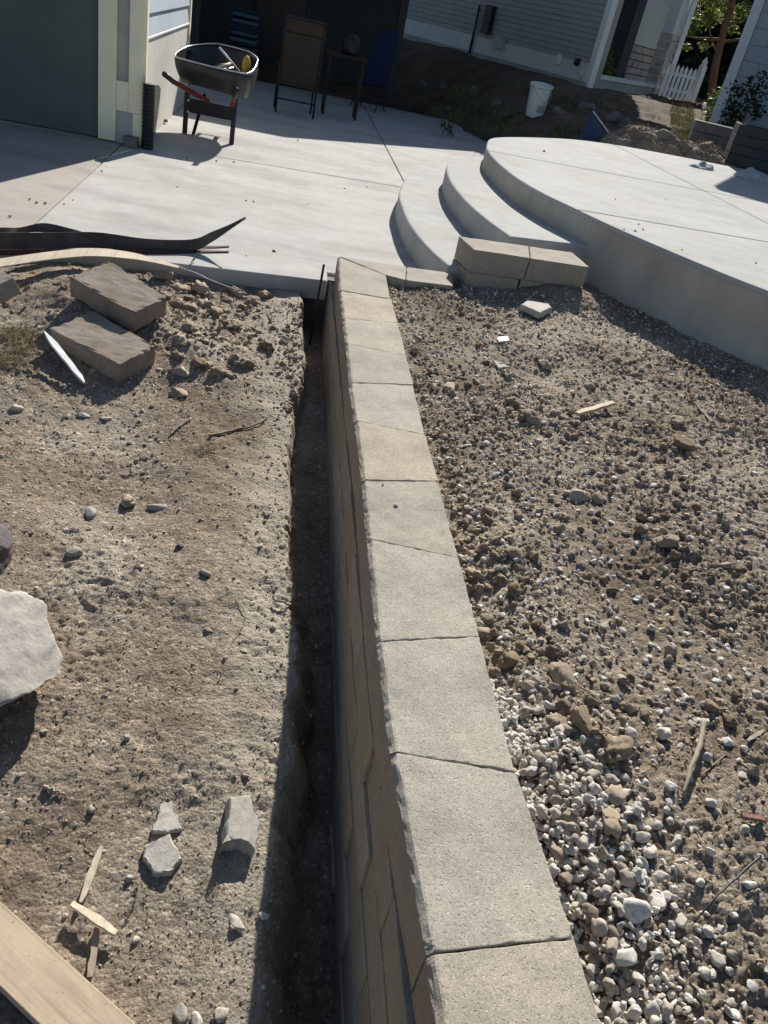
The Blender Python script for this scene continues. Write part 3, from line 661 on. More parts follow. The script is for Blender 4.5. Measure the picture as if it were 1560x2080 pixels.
def slabfrag(name, hf, outline, th, mat, label, cat, tilt=(0, 0), lift=0, seed=0):
    """broken flat piece from its outline lying on the ground"""
    pts = [on(hf, *q) for q in outline]; c = sum(pts, Vector())/len(pts); P = []
    m = len(pts); r = random.Random(seed)
    for i in range(m):
        for k in range(5): P.append((pts[i]*(1-k/5)+pts[(i+1) % m]*(k/5)-c).to_2d()+Vector((r.gauss(0, .0022), r.gauss(0, .0022))))
    n = len(P); V = []; F = []
    for z, s_ in ((-th, 1.03), (-th*.35, 1.05), (th*.2, 1.0), (th*.32, .93)): V += [(p.x*s_+r.gauss(0, .001), p.y*s_+r.gauss(0, .001), z+r.gauss(0, .0012)) for p in P]
    for k in range(3):
        for i in range(n): F.append((k*n+i, k*n+(i+1) % n, (k+1)*n+(i+1) % n, (k+1)*n+i))
    F.append(tuple(range(3*n, 4*n)))
    me = bpy.data.meshes.new(name); me.from_pydata(V, [], F)
    bm = bmesh.new(); bm.from_mesh(me); bmesh.ops.recalc_face_normals(bm, faces=bm.faces); bm.to_mesh(me); bm.free()
    o = link(name, me, mat, None, c+Vector((0, 0, th*.6+lift))); o.rotation_euler = (*tilt, 0)
    return tag(o, label, cat)
# left of the trench
def paver(px, py, a, b, dims, tilt, label, lift=.0, seed=1, chip=.012):
    az, _, _ = ang(HL, a, b); L, W, H = dims
    me, _ = block_mesh('paving_block', [(-L/2, -W/2), (L/2, -W/2*.9), (L/2, W/2*.9), (-L/2, W/2)], -H/2, H/2, r=.007, chip=chip, n=(10, 8, 3), seed=seed)
    o = link('paving_block', me, T['old_paver'], None, on(HL, px, py)+Vector((0, 0, H/2+lift)))
    o.rotation_euler = (Matrix.Rotation(az, 3, 'Z') @ Matrix.Rotation(tilt[1], 3, 'Y') @ Matrix.Rotation(tilt[0], 3, 'X')).to_euler()
    return tag(o, label, 'paving block')
paver(243, 625, (176, 588), (301, 664), (.44, .28, .12), (R_(10), R_(8)), 'grey paving block with dark left end, upper of the two tilted blocks', .005, 3, .03)
paver(212, 718, (130, 660), (238, 730), (.45, .28, .115), (R_(9), R_(5)), 'tan paving block with notched edge, lower of the two tilted blocks', -.02, 8, .03)
paver(-18, 625, (-40, 560), (40, 640), (.3, .22, .09), (R_(24), R_(-8)), 'paving block leaning at the left edge beside dry grass', .06, 5)
splinter('wood_splinter', HL, (92, 718), (172, 790), .035, .012, T['white_paint'], 'white pointed wood splinter leaning below the paving blocks', 'wood splinter', .015, .085, .005, .15)
rock('boulder', HL, -38, 1400, .19, T['limestone'], 'large whitish limestone boulder at the left edge', 'boulder', 4, (1.0, 1.45, .95), 5, R_(-14), .15, .2, 10, 1.4)
rock('boulder', HL, -42, 1130, .12, T['purple_rock'], 'dark purplish boulder behind the white boulder at the left edge', 'boulder', 9, (.9, 1.1, .9), 5, R_(20), .12, .22, 8)
slabfrag('concrete_fragment', HL, [(325, 1632), (348, 1628), (366, 1688), (340, 1697), (306, 1692), (322, 1660)], .012, T['fragment'], 'thin grey concrete fragment with narrow top, upper of the pair', 'concrete fragment', (0, 0), .0, 1)
slabfrag('concrete_fragment', HL, [(298, 1722), (345, 1702), (368, 1752), (345, 1780), (312, 1778), (294, 1752)], .022, T['fragment'], 'chunky grey concrete fragment below the thin fragment', 'concrete fragment', (R_(4), R_(-4)), .002, 2)
fb = MB(); fz, fl, fm = ang(HL, (495, 1745), (500, 1635)); 
fo = tag(slabfrag('broken_block', HL, [(462, 1640), (502, 1625), (524, 1680), (516, 1740), (484, 1725), (450, 1735)], .038, T['fragment'], 'broken ridged block piece with a dark hollow end near the trench', 'broken block', (R_(3), R_(10)), .006, 3))
rock('pebble', HL, 417, 1166, .019, T['grey_stone'], 'smooth oval light grey pebble alone on the bare soil', 'pebble', 3, (1.35, .7, .5), 3, R_(-28), .1, .06, 0)
rock('stone', HL, 150, 1126, .03, T['grey_stone'], 'angular grey stone with dark shadow right of the purple boulder', 'stone', 5, (1.1, .75, .6))
rock('stone', HL, 185, 1044, .028, T['grey_stone'], 'grey angular stone left of the brown root tuft', 'stone', 6, (1.2, .8, .6))
rock('stone', HL, 318, 1032, .034, T['limestone'], 'flat pale stone right of the brown root tuft', 'stone', 7, (1.35, .55, .35), rz=R_(10), tilt=(R_(10), 0))
rock('dirt_clod', HL, 258, 1025, .034, T['clod'], 'fuzzy brown root tuft clod between two pale stones', 'clod', 8, (1.1, .9, .8), rough=.5, fs=2.4)
rock('stone', HL, 364, 1112, .016, T['purple_rock'], 'small dark stone above the oval pebble', 'stone', 10)
rock('stone', HL, 280, 1152, .016, T['brick_red'], 'small reddish stone left of the oval pebble', 'stone', 11)
rock('stone', HL, 258, 1500, .013, T['limestone'], 'small white stone alone right of the white boulder shadow', 'stone', 12)
rock('stone', HL, 40, 1575, .010, T['limestone'], 'tiny white stone near the left edge above the plank', 'stone', 13)
rock('stone', HL, 185, 1645, .014, T['mixed_stone_stuff'], 'round tan stone above the split wood pieces', 'stone', 14)
rock('stone', HL, 275, 1912, .012, T['mixed_stone_stuff'], 'brown stone right of the split wood pieces', 'stone', 15)
rock('stone', HL, 262, 1785, .014, T['grey_stone'], 'grey stone just left of the chunky concrete fragment', 'stone', 16)
rock('stone', HL, 536, 1862, .016, T['white_stone'], 'bluish white stone at the shadow edge near the bottom', 'stone', 17)
rock('stone', HL, 366, 2060, .022, T['grey_stone'], 'grey flat stone at the bottom left of the trench', 'stone', 18, (1.2, .8, .5))
rock('stone', HL, 398, 2075, .020, T['white_stone'], 'white stone at the bottom edge left of the trench', 'stone', 19)
rock('stone', HL, 452, 2062, .022, T['mixed_stone_stuff'], 'tan stone at the bottom edge beside the trench shadow', 'stone', 20)
rock('stone', HL, 480, 1060+820, .02, T['mixed_stone_stuff'], 'pale flat stone half buried near the bottom shadow edge', 'stone', 21, (1.3, .9, .4))
rock('stone', HL, 170, 845, .024, T['limestone'], 'flat pale stone below the paving blocks', 'stone', 22, (1.5, .8, .4), rz=.1)
rock('stone', HL, 215, 852, .022, T['limestone'], 'flat pale stone right of another flat pale stone', 'stone', 23, (1.4, .8, .4), rz=.2)
rock('stone', HL, 32, 832, .03, T['mixed_stone_stuff'], 'brownish stone near the left edge below the dry grass', 'stone', 24)
rock('dirt_clod', HL, 385, 668, .045, T['clod'], 'pale flat earth lump right of the upper paving block', 'clod', 25, (1.3, .9, .6), rough=.45, fs=2)
rock('dirt_clod', HL, 405, 590, .05, T['clod'], 'crumbly earth lump below the patio edge', 'clod', 26, (1.3, .9, .7), rough=.5, fs=2.2)
rock('dirt_clod', HL, 330, 565, .055, T['clod'], 'long dark earth lump under the bent pale strip', 'clod', 27, (1.4, .8, .6), rough=.5, fs=2.2)
rock('dirt_clod', HL, 435, 640, .05, T['clod'], 'dark earth lump right of the pale flat lump', 'clod', 28, (1.2, .8, .5), rough=.5, fs=2.2)
x2, y2 = samp(2600, -1.5, .26, 3.7, 5.05, lambda x, y: np.clip(.9*np.exp(-(((x+.45)/.55)**2+((y-4.55)/.4)**2))+.8*np.exp(-((x-.22)/.06)**2), 0, 1)); s2 = .006+.016*rng.power(.4, len(x2))
scatter('rubble', P3(x2, y2, HL), s2, SHC, 2, T['clod_stuff'], 'loose soil rubble around the paving blocks below the patio edge', 'rubble', .4)
for i in range(90):
    a, b = random.uniform(330, 600), random.uniform(565, 800)
    if (a-345)+(b-565)*.4 > 190+random.gauss(0, 60): continue
    rock('dirt_clod', HL, a, b, random.choice((.014, .018, .022, .03, .045)), T['clod'], 'crumbly earth lump in the rough soil below the patio edge', 'clod', 800+i, (1.2, .9, .65), 3, None, .46, .5, 3, 2.3)['group'] = 'earth lumps below the patio edge'
stick('twig', HL, [(425, 888), (470, 878), (520, 866), (545, 850)], .007, T['twig_wood'], 'thick curved brown twig below the tilted paving blocks', 'twig', .008)
stick('twig', HL, [(345, 884), (365, 866), (388, 852)], .006, T['grey_wood'], 'short forked pale twig left of the thick curved twig', 'twig', .006)
stick('twig', HL, [(555, 1222), (580, 1232), (612, 1236)], .006, T['grey_wood'], 'pale twig jutting over the trench shadow', 'twig', .015)
stick('twig', HL, [(86, 1602), (110, 1610), (130, 1618)], .006, T['grey_wood'], 'short pale bark piece near the left edge', 'twig', .008)
stick('twig', HL, [(285, 1792), (275, 1835), (260, 1870)], .0025, T['twig_wood'], 'thin dark twig below the chunky concrete fragment', 'twig', .01)
stick('twig', HL, [(480, 1215), (500, 1260), (465, 1320), (450, 1380)], .0018, T['root_fibre'], 'thin root fibre curling across the soil left of the trench', 'twig', .005)
stick('twig', HL, [(205, 1675), (183, 1690), (180, 1720), (200, 1735)], .0016, T['dry_grass'], 'curled straw stem above the split wood pieces', 'straw', .006)
splinter('wood_splinter', HL, (206, 1732), (164, 1840), .018, .010, T['fresh_wood'], 'long pale split wood strip pointing up', 'wood splinter', .006, .012, .0)
splinter('wood_splinter', HL, (146, 1850), (236, 1908), .020, .012, T['fresh_wood'], 'pale split wood strip lying across the two others', 'wood splinter', .014, .006, .0, .6)
splinter('wood_splinter', HL, (198, 1888), (182, 1990), .018, .008, T['grey_wood'], 'dull split wood strip below the crossing strip', 'wood splinter', .002, 0, 0, .7)
# plank, bottom left
pz = -.385
pa, pb, pc_ = gp(-60, 1775, pz), gp(330, 2128, pz), gp(-60, 1945, pz)
d = (pb-pa).normalized(); nrm = Vector((-d.y, d.x, 0)); wd = abs((pc_-pa).dot(nrm)); sg = 1 if (pc_-pa).dot(nrm) > 0 else -1
az = math.atan2(d.y, d.x); mid = (pa+pb)/2+nrm*sg*wd/2; Lp = (pb-pa).length+.15
mb = MB().box((0, 0, 0), (wd, Lp, .03)); po = mb.build('plank', T['plank_wood'], None, .002, loc=mid-Vector((0, 0, .015))); po.rotation_euler = (0, 0, az-math.pi/2)
tag(po, 'pale bare wooden plank lying across the bottom left corner', 'plank')
# dry grass tuft at left edge, root hairs over the trench lip
def hairs(name, spots, n, length, r, mat, label, cat, kind=None, droop=.6, side=None):
    V = []; F = []
    for c, rad in spots:
        for _ in range(n):
            p = Vector(c)+Vector((random.gauss(0, rad), random.gauss(0, rad), 0)); a = random.uniform(0, 6.28) if side is None else random.gauss(side, .7)
            L = length*random.uniform(.5, 1.2); u = random.uniform(.1, 1.0); pts = []
            for k in range(5):
                f = k/4; pts.append(p+Vector((math.cos(a)*L*f, math.sin(a)*L*f, L*(u*f-droop*f*f*1.4)+.003))+Vector((random.gauss(0, L*.04),)*3))
            sd = Vector((-math.sin(a), math.cos(a), 0)); b = len(V)
            for k, q in enumerate(pts): ww = r*(1-.8*k/4); V += [q-sd*ww, q+sd*ww+Vector((0, 0, ww*.5)), q+Vector((0, 0, ww*1.6))]
            for k in range(4):
                for e in range(3): F.append((b+3*k+e, b+3*k+(e+1) % 3, b+3*k+3+(e+1) % 3, b+3*k+3+e))
    return tag(MB().add(V, F).build(name, mat), label, cat, kind=kind)
hairs('grass_clump', [(on(HL, x_, y_)+Vector((0, 0, .02)), .03) for x_, y_ in ((15, 690), (40, 715), (20, 740), (55, 690))], 150, .09, .0012, T['dry_grass'], 'matted dry grass clump at the left edge beside paving blocks', 'grass clump', None, .5)
lips = []
for k in range(46):
    y_ = random.choice([random.gauss(3.0, .25), random.gauss(2.6, .15), random.uniform(1.0, 4.2)]); lx = float(np.interp(y_, LXY, LXX)); lips.append(((lx-.01+random.gauss(0, .012), y_, float(HL(np.array([lx-.02]), np.array([y_]))[0])-.004), .012))
hairs('root_hairs', lips, 16, .055, .0006, T['root_fibre'], 'dry root hairs hanging over the trench lip', 'roots', 'stuff', .9, 0.0)
gr = []
for k in range(260):
    x_ = random.uniform(-1.2, .2); y_ = .6+random.random()**1.4*4.2; gr.append(((x_, y_, float(HL(np.array([x_]), np.array([y_]))[0])), .03))
hairs('straw_litter', gr, 4, .045, .0007, T['dry_grass'], 'dry straw bits littered over the soil left of the trench', 'straw', 'stuff', 1.0)
gr = []
for k in range(160):
    y_ = .7+random.random()**1.3*4.2; x_ = WX1+.1+random.random()*(.5+.4*y_)
    if platform_clear(x_, y_): gr.append(((x_, y_, float(HR(np.array([x_]), np.array([y_]))[0])), .04))
hairs('straw_litter', gr, 3, .05, .0008, T['grey_wood'], 'bark and straw bits littered over the soil right of the wall', 'straw', 'stuff', 1.0)
hairs('dry_grass_patch', [(on(HL, 425, 912), .02), (on(HL, 405, 918), .02)], 60, .05, .0009, T['dry_grass'], 'small dry yellow grass tuft below the curved twig', 'grass tuft', None, .7)
hairs('dry_grass_patch', [(on(HL, 430, 1800), .02), (on(HL, 445, 1830), .025), (on(HL, 410, 1925), .02)], 30, .04, .0007, T['dry_grass'], 'sparse dry grass tuft below the broken ridged block', 'grass tuft', None, .7)
# on the wall cap
def flat(z): return lambda X, Y: np.full_like(np.asarray(X, float), z)
rock('stone', flat(WZ), 804, 1028, .010, T['white_stone'], 'small stone lying in the middle of a wall cap block', 'stone', 31, sink=.1)
rock('stone', flat(WZ), 778, 985, .005, T['clod'], 'tiny brown crumb at a joint of the wall cap', 'crumb', 32, sink=.1)
# right of the wall
slabfrag('concrete_fragment', HR, [(1054, 634), (1070, 620), (1112, 626), (1116, 638), (1092, 652)], .03, T['fragment'], 'flat pale concrete fragment near the edging blocks', 'concrete fragment', (R_(-4), 0), .02, 5)
rock('stone', HR, 1128, 640, .028, T['white_stone'], 'pale stone right of the flat concrete fragment', 'stone', 41)
rock('stone', HR, 1108, 616, .018, T['white_stone'], 'small pale stone behind the flat concrete fragment', 'stone', 42)
slabfrag('white_chip', HR, [(1008, 690), (1030, 688), (1032, 697), (1012, 699)], .006, T['white_plastic'], 'bright white flat chip on the gravel', 'chip', (0, 0), .012, 6)
slabfrag('stone_flake', HR, [(1000, 738), (1020, 744), (1034, 752), (1012, 752)], .008, T['limestone'], 'thin pale stone flake below the bright white chip', 'stone flake', (0, 0), .012, 7)
splinter('wood_lath', HR, (1168, 850), (1240, 832), .028, .018, T['plank_wood'], 'short tan wooden lath piece on the soil', 'lath', .008, .0, .012, .8)
stick('branch', HR, [(1422, 1475), (1412, 1530), (1395, 1575), (1384, 1622)], .0085, T['grey_wood'], 'weathered grey stick standing among gravel at lower right', 'stick', .016, 6, .001, [.01, .015, .015, .0])
stick('bent_rod', HR, [(1526, 1764), (1490, 1795), (1450, 1830), (1408, 1876)], .0032, T['black_steel'], 'thin dark bent rod sticking out of the soil', 'rod', .004, 8, .0005, [.05, .035, .02, 0])
splinter('brick_sliver', HR, (1502, 1663), (1548, 1672), .014, .01, T['brick_red'], 'small red brick sliver at the right edge', 'brick sliver', .004, 0, 0, .8)
splinter('bark_chip', HR, (1515, 1510), (1548, 1488), .012, .006, T['grey_wood'], 'pale bark chip at the right edge beside the stick', 'bark chip', .004)
stick('twig', HR, [(1425, 1580), (1460, 1545), (1485, 1530)], .003, T['twig_wood'], 'thin dark twig right of the weathered grey stick', 'twig', .006)
stick('twig', HR, [(1160, 1400), (1195, 1425), (1225, 1455)], .003, T['root_fibre'], 'thin root across the large dirt clods', 'twig', .03)
stick('twig', HR, [(945, 1150), (980, 1110), (1000, 1100)], .003, T['twig_wood'], 'thin twig beside the wall cap among clods', 'twig', .02)
stick('twig', HR, [(1440, 1895), (1475, 1930), (1490, 1960)], .003, T['twig_wood'], 'short dark root below the bent rod', 'twig', .004)
stick('branch', HR, [(1408, 820), (1425, 840), (1445, 862)], .007, T['grey_wood'], 'short broken stick near the dark earth lump', 'stick', .01)
BIG = [(1385, 905, .06, 'dark rounded earth mound lump on the soil at right'), (1375, 860, .045, 'smaller earth lump behind the dark mound lump'), (1072, 855, .05, 'dark earth lump left of the wooden lath'), (1040, 820, .035, 'earth lump above another dark lump'), (912, 792, .042, 'large tan earth lump beside the wall cap'), (1170, 1010, .04, 'dark earth lump in the middle of the soil'), (1355, 1105, .045, 'brown earth lump right of centre'), (1105, 745, .035, 'reddish brown earth lump on the far gravel'),
       (1040, 1345, .034, 'long tan clod leaning at the wall cap edge'), (1140, 1385, .042, 'broad flat tan clod near the wall'), (1075, 1395, .026, 'pointed tan clod between the long and broad clods'), (1235, 1670, .032, 'ochre clod on the white gravel'), (1160, 1665, .024, 'small ochre clod beside the ochre clod'), (1250, 1620, .03, 'mud-caked stone above the ochre clod'), (1180, 1465, .04, 'knobbly clod below the broad flat clod'), (1130, 1475, .036, 'round crumbly clod left of the knobbly clod'), (960, 1170, .03, 'tan clod at the wall cap edge near a twig'), (980, 1290, .03, 'brown clod at the cap edge left of gravel'), (1250, 1530, .04, 'dark clod mass left of the weathered stick'), (1045, 1125, .03, 'angular tan clod above the pale stones')]
for i, (a, b, r_, l_) in enumerate(BIG): rock('dirt_clod', HR, a, b, r_, T['clod'], l_, 'clod', 60+i, (1.25, .9, .66), 4 if r_ > .03 else 3, None, .25, .34, 6, 1.9)
STN = [(1320, 1279, .018, 'white angular stone, left of a close pair right of centre'), (1345, 1283, .015, 'white angular stone, right of a close pair right of centre'), (1450, 1368, .014, 'white stone in the dark soil at right'), (1475, 1510, .018, 'round white stone right of the weathered stick'), (1285, 1855, .035, 'largest pale rock on the white gravel heap'), (1330, 1835, .026, 'grey rounded rock behind the largest pale rock'), (1212, 1765, .022, 'bluish grey stone on the gravel beside the wall'), (1317, 1735, .02, 'round grey stone above the gravel heap'), (1290, 1650, .018, 'white round stone above the gravel heap edge'), (1360, 1600, .02, 'white stone left of the weathered stick base'), (1348, 1495, .026, 'upright grey stone left of the weathered stick top'), (1282, 1492, .018, 'white stone among the dark clods left of the stick'), (1185, 1340, .012, 'white stone near the broad flat clod'), (1450, 2045-90, .022, 'flat tan stone at the lower right corner'), (1360, 1670, .013, 'small grey stone with sharp top near the gravel heap'), (1440, 1635, .018, 'bluish stone right of the weathered stick base'), (1270, 1085, .014, 'white stone in the soil below the dark mound lump'), (1305, 925, .012, 'pale flat stone left of the dark mound lump'), (1530, 965, .02, 'dark hollow stone at the right edge'), (1310, 1345, .012, 'small pale stone below the white pair')]
for i, (a, b, r_, l_) in enumerate(STN): rock('stone', HR, a, b, r_, T['white_stone'], l_, 'stone', 90+i, (1, .85, .75), 3, None, .12, .22, 9)
# rebar stake by the patio edge
sp = gp(640, 690, -.36); stp = [Vector((.335, 5.06, -.42)), Vector((.345, 5.08, -.1)), Vector((.352, 5.09, at(652, 536, 5.09).z))]
tag(MB().tube(stp, [.0085, .0085, .0075], 8).build('rebar_stake', T['rust_steel'], smooth=True), 'dark steel stake standing at the patio edge by the wall end', 'stake')
# ---------------------------------------------------------------- old edging strips at the patio edge
def ribbon(name, pairs, th, mat, label, cat, n=6):
    A = catmull([a for a, b in pairs], n); B = catmull([b for a, b in pairs], n); V = []; F = []; k = len(A)
    for i in range(k):
        t = (A[min(i+1, k-1)]-A[max(i-1, 0)]); u = B[i]-A[i]; nn = t.cross(u)
        nn = nn.normalized()*th/2 if nn.length > 1e-9 else Vector((0, th/2, 0))
        V += [A[i]-nn, B[i]-nn, B[i]+nn, A[i]+nn]
    F = [(3, 2, 1, 0), tuple(4*(k-1)+j for j in range(4))]+[(4*i+j, 4*i+(j+1) % 4, 4*i+4+(j+1) % 4, 4*i+4+j) for i in range(k-1) for j in range(4)]
    return tag(MB().add(V, F).build(name, mat), label, cat)
def pr(l, Y=0):
    out = []
    for i, (a, b, c, d_) in enumerate(l):
        p = gp(a, b, .006) if not isinstance(Y, list) else at(a, b, Y[i]); out.append((p, at(c, d_, p.y+.02)))
    return out
ribbon('edging_strip', pr([(-120, 500, -120, 462), (0, 506, 0, 472), (110, 505, 110, 472), (200, 504, 200, 472), (300, 512, 300, 485), (385, 512, 390, 486), (430, 492, 432, 470), (470, 464, 470, 455), (499, 443, 499, 441)], [gp(-120, 500).y, gp(0, 506).y, gp(110, 505).y, gp(200, 506).y, gp(300, 512).y, gp(385, 512).y, gp(400, 508).y, gp(410, 506).y, gp(410, 506).y+.03]), .008, T['dark_strip'], 'dark warped edging strip with pointed raised end on the patio', 'edging strip')
ribbon('edging_strip', pr([(-100, 490, -100, 466), (0, 482, 0, 462), (40, 474, 40, 462), (90, 472, 90, 453), (150, 482, 150, 466), (175, 488, 175, 474)], 5.5), .006, T['dark_strip'], 'second dark strip arching behind the pointed strip', 'edging strip')
ribbon('edging_strip', pr([(-100, 522, -100, 508), (0, 519, 0, 508), (150, 514, 150, 506), (300, 515, 300, 508), (400, 513, 400, 509), (465, 512, 465, 510)]), .006, T['rust_strip'], 'thin rusty strip lying under the dark strips', 'edging strip')
ribbon('edging_strip', pr([(300, 508, 300, 500), (400, 505, 400, 500), (466, 501, 466, 499.5)], 5.46), .004, T['rust_strip'], 'thin rusty spike end beside the pointed strip', 'edging strip')
ribbon('wood_lath', [(gp(a, b, z0), gp(a+2, b-w_, z0+.004)) for a, b, w_, z0 in [(-120, 560, 17, .0), (0, 543, 17, .02), (100, 528, 16, .035), (185, 521, 16, .045), (262, 526, 13, .035), (312, 534, 8, .02), (362, 545, 4, .005)]], .007, T['pale_strip'], 'bent pale wooden lath bowed over the soil by the patio', 'lath')
tag(MB().tube(catmull([at(300, 522, 5.1), at(390, 552, 5.1), at(430, 570, 5.07), at(485, 590, 5.03)], 5), .004, 6).build('wire', T['galvanised'], smooth=True), 'thin stiff wire running from the pale lath down to soil', 'wire')
tag(MB().tube(catmull([at(385, 540, 5.12), at(395, 522, 5.2), at(404, 515, 5.26), at(392, 530, 5.2)], 4), .003, 5).build('wire', T['rust_steel'], smooth=True), 'short looped wire below the pointed strip', 'wire')
for i, (a, b, r_, l_) in enumerate([(557, 511, .014, 'small dark stone alone on the patio slab'), (1290, 470, .012, 'dark crumb on the landing near its edge')]):
    rock('stone', flat(0 if i == 0 else 3*RZ), a, b, r_, T['clod'], l_, 'stone', 130+i, sink=.1)
for i, (a, b, r_) in enumerate([(1268, 467, .009), (1306, 467, .01), (1297, 456, .008), (1385, 508, .008), (1535, 535, .01), (1250, 405, .008), (1352, 405, .008), (1105, 308, .016)]):
    rock('dirt_crumb', flat(3*RZ), a, b, r_, T['clod'], 'small dark crumb dropped on the pale landing slab', 'crumb', 140+i, sink=.1)['group'] = 'crumbs on the landing'
for i, (a, b, r_) in enumerate([(75, 412, .014), (60, 405, .012), (92, 413, .014), (148, 407, .01), (130, 415, .01), (20, 440, .012), (207, 348, .015), (360, 380, .01), (380, 322, .016), (440, 328, .016), (475, 330, .016), (515, 410, .012), (500, 408, .012), (745, 380, .014), (700, 383, .012), (605, 286, .018), (720, 290, .016), (880, 485-40, .012), (625, 415, .01), (500, 520, .008)]):
    rock('dirt_crumb', flat(0), a, b, r_*.8, T['clod'], 'small dirt crumb scattered on the pale patio slabs', 'crumb', 150+i, sink=.15)['group'] = 'crumbs on the patio'

# ---------------------------------------------------------------- own house at the left
house = empty('house', (-3, 10, 0)); tag(house, 'house corner with cream trim and teal wall at the left of the patio', 'house'); HI = Matrix.Translation((3, -10, 0))
def hp(o, inv=HI, par=None): o.parent = par or house; o.matrix_parent_inverse = inv; return o
HX = -1.335; HY = 8.56
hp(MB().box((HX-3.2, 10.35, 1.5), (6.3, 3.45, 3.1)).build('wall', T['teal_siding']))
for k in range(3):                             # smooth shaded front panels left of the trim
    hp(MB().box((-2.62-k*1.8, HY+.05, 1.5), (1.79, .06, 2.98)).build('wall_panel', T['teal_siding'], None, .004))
def tb(x0, x1, z0, z1, y0=HY-.035, y1=HY+.03, mat='cream_trim', nm='trim_board'): return hp(MB().box(((x0+x1)/2, (y0+y1)/2, (z0+z1)/2), (x1-x0, y1-y0, z1-z0)).build(nm, T[mat], None, .003))
za = at(230, 160, HY).z; zb = at(235, 222, HY).z
tb(-1.715, -1.555, .01, 3.0); tb(-1.445, -1.318, zb, 3.0); tb(-1.553, -1.447, zb, za); tb(-1.553, -1.447, za, 3.0, HY+.01, HY+.028, 'panel_grey', 'trim_panel')
tb(-1.553, -1.34, .0, zb-.003, HY-.02, HY+.03, 'panel_grey', 'base_panel'); tb(-1.40, -1.312, .012, zb-.002, HY-.034, HY-.021)
hp(MB().box((HX+.012, HY+.05, 1.5), (.05, .1, 2.98)).build('trim_board', T['cream_trim'], None, .003))
zs = at(350, 62, 10.4).z
hp(MB().box((HX+.004, 10.3, zs/2), (.03, 3.3, zs)).build('stucco_base', T['stucco'], None, .004))
hp(MB().box((HX+.012, 10.3, zs+.012), (.05, 3.3, .02)).build('sill_trim', T['white_paint'], None, .003))
for k in range(12):
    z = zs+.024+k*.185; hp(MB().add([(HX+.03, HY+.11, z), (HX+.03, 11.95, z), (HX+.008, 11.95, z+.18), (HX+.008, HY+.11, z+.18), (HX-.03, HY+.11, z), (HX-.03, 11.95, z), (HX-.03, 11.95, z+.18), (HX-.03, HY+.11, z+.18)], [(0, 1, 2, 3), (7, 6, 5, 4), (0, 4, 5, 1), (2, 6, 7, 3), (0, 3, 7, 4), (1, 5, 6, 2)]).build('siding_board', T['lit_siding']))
hp(MB().box((HX+.01, 12.02, 1.5), (.06, .13, 3.0)).build('trim_board', T['cream_trim'], None, .003))
hp(MB().prism([(-7.4, 8.2), (-1.0, 8.2), (-1.0, 12.6), (-7.4, 12.6)], 3.06, 3.24).build('roof', T['roof_shingle']))
# black ribbed corner roll by the house corner
rp = gp(303, 298, 0); mb = MB(); prof = []
for k in range(33): prof.append((.052+(.007 if k % 2 else 0), .005+k*.0175))
mb.lathe([(0, .005)]+prof+[(.0, .57)], (0, 0, 0), 20); o = mb.build('drain_pipe', T['black_plastic'], smooth=False, loc=(-1.255, HY-.06, 0)); tag(o, 'black ribbed plastic pipe standing against the house corner', 'pipe')
o = tag(MB().box((0, 0, .045), (.13, .11, .09)).build('corner_stone', T['dark_block'], None, .008, loc=(-1.30, HY-.10, .001)), 'small dark block at the foot of the house corner', 'block'); o.location.x = -1.40; o.location.y = HY-.11
splinter('brick_chip', flat(0), (329, 249), (339, 252), .05, .03, T['brick_red'], 'small red brick chip at the foot of the sunlit wall', 'brick chip')
# ---------------------------------------------------------------- covered porch
porch = empty('covered_porch', (-2, 17, 0)); tag(porch, 'dark covered porch at the back of the patio', 'porch'); PI_ = Matrix.Translation((2, -17, 0))
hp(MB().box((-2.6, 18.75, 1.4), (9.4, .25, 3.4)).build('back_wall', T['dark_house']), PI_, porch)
hp(MB().prism([(-9, 15.3), (1.35, 15.3), (4.4, 17.6), (4.4, 21.8), (-9, 21.8)], 2.72, 2.92).build('roof', T['roof_shingle']), PI_, porch)  # unseen; slanted edge and deep back shaped to shade the patio
hp(MB().box((1.92, 17.2, 1.36), (.14, .14, 2.72)).build('post', T['dark_house'], None, .01), PI_, porch)
hp(MB().box((-1.6, 15.5, 1.36), (.14, .14, 2.72)).build('post', T['dark_house'], None, .01), PI_, porch)
hp(MB().box((-.3, 18.6, 1.05), (.95, .06, 2.1)).build('door', T['black_plastic'], None, .01), PI_, porch)
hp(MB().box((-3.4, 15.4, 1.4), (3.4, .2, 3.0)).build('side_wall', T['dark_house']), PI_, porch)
# furniture in the porch shade
def P_(px, py, Y): return at(px, py, Y)
cb = gp(598, 236, 0); cab = empty('patio_chair', (cb.x, cb.y, 0), R_(4)); cab.scale = (.85,)*3; tag(cab, 'tan sling patio chair with high back seen from behind', 'chair')
def sling(name, z0, z1, y0, y1): MB().add([(-.30, y0, z0), (.30, y0, z0), (.30, y1, z1), (-.30, y1, z1), (-.30, y0+.02, z0), (.30, y0+.02, z0), (.30, y1+.02, z1), (-.30, y1+.02, z1)], [(0, 1, 2, 3), (7, 6, 5, 4), (0, 4, 5, 1), (1, 5, 6, 2), (2, 6, 7, 3), (3, 7, 4, 0)]).build(name, T['tan_sling'], cab, .006)
sling('backrest', .48, 1.2, .10, -.04); sling('headrest', 1.22, 1.4, -.045, -.08)
MB().box((0, .36, .47), (.60, .5, .025), (R_(5), 0, 0)).build('seat', T['tan_sling'], cab, .008)
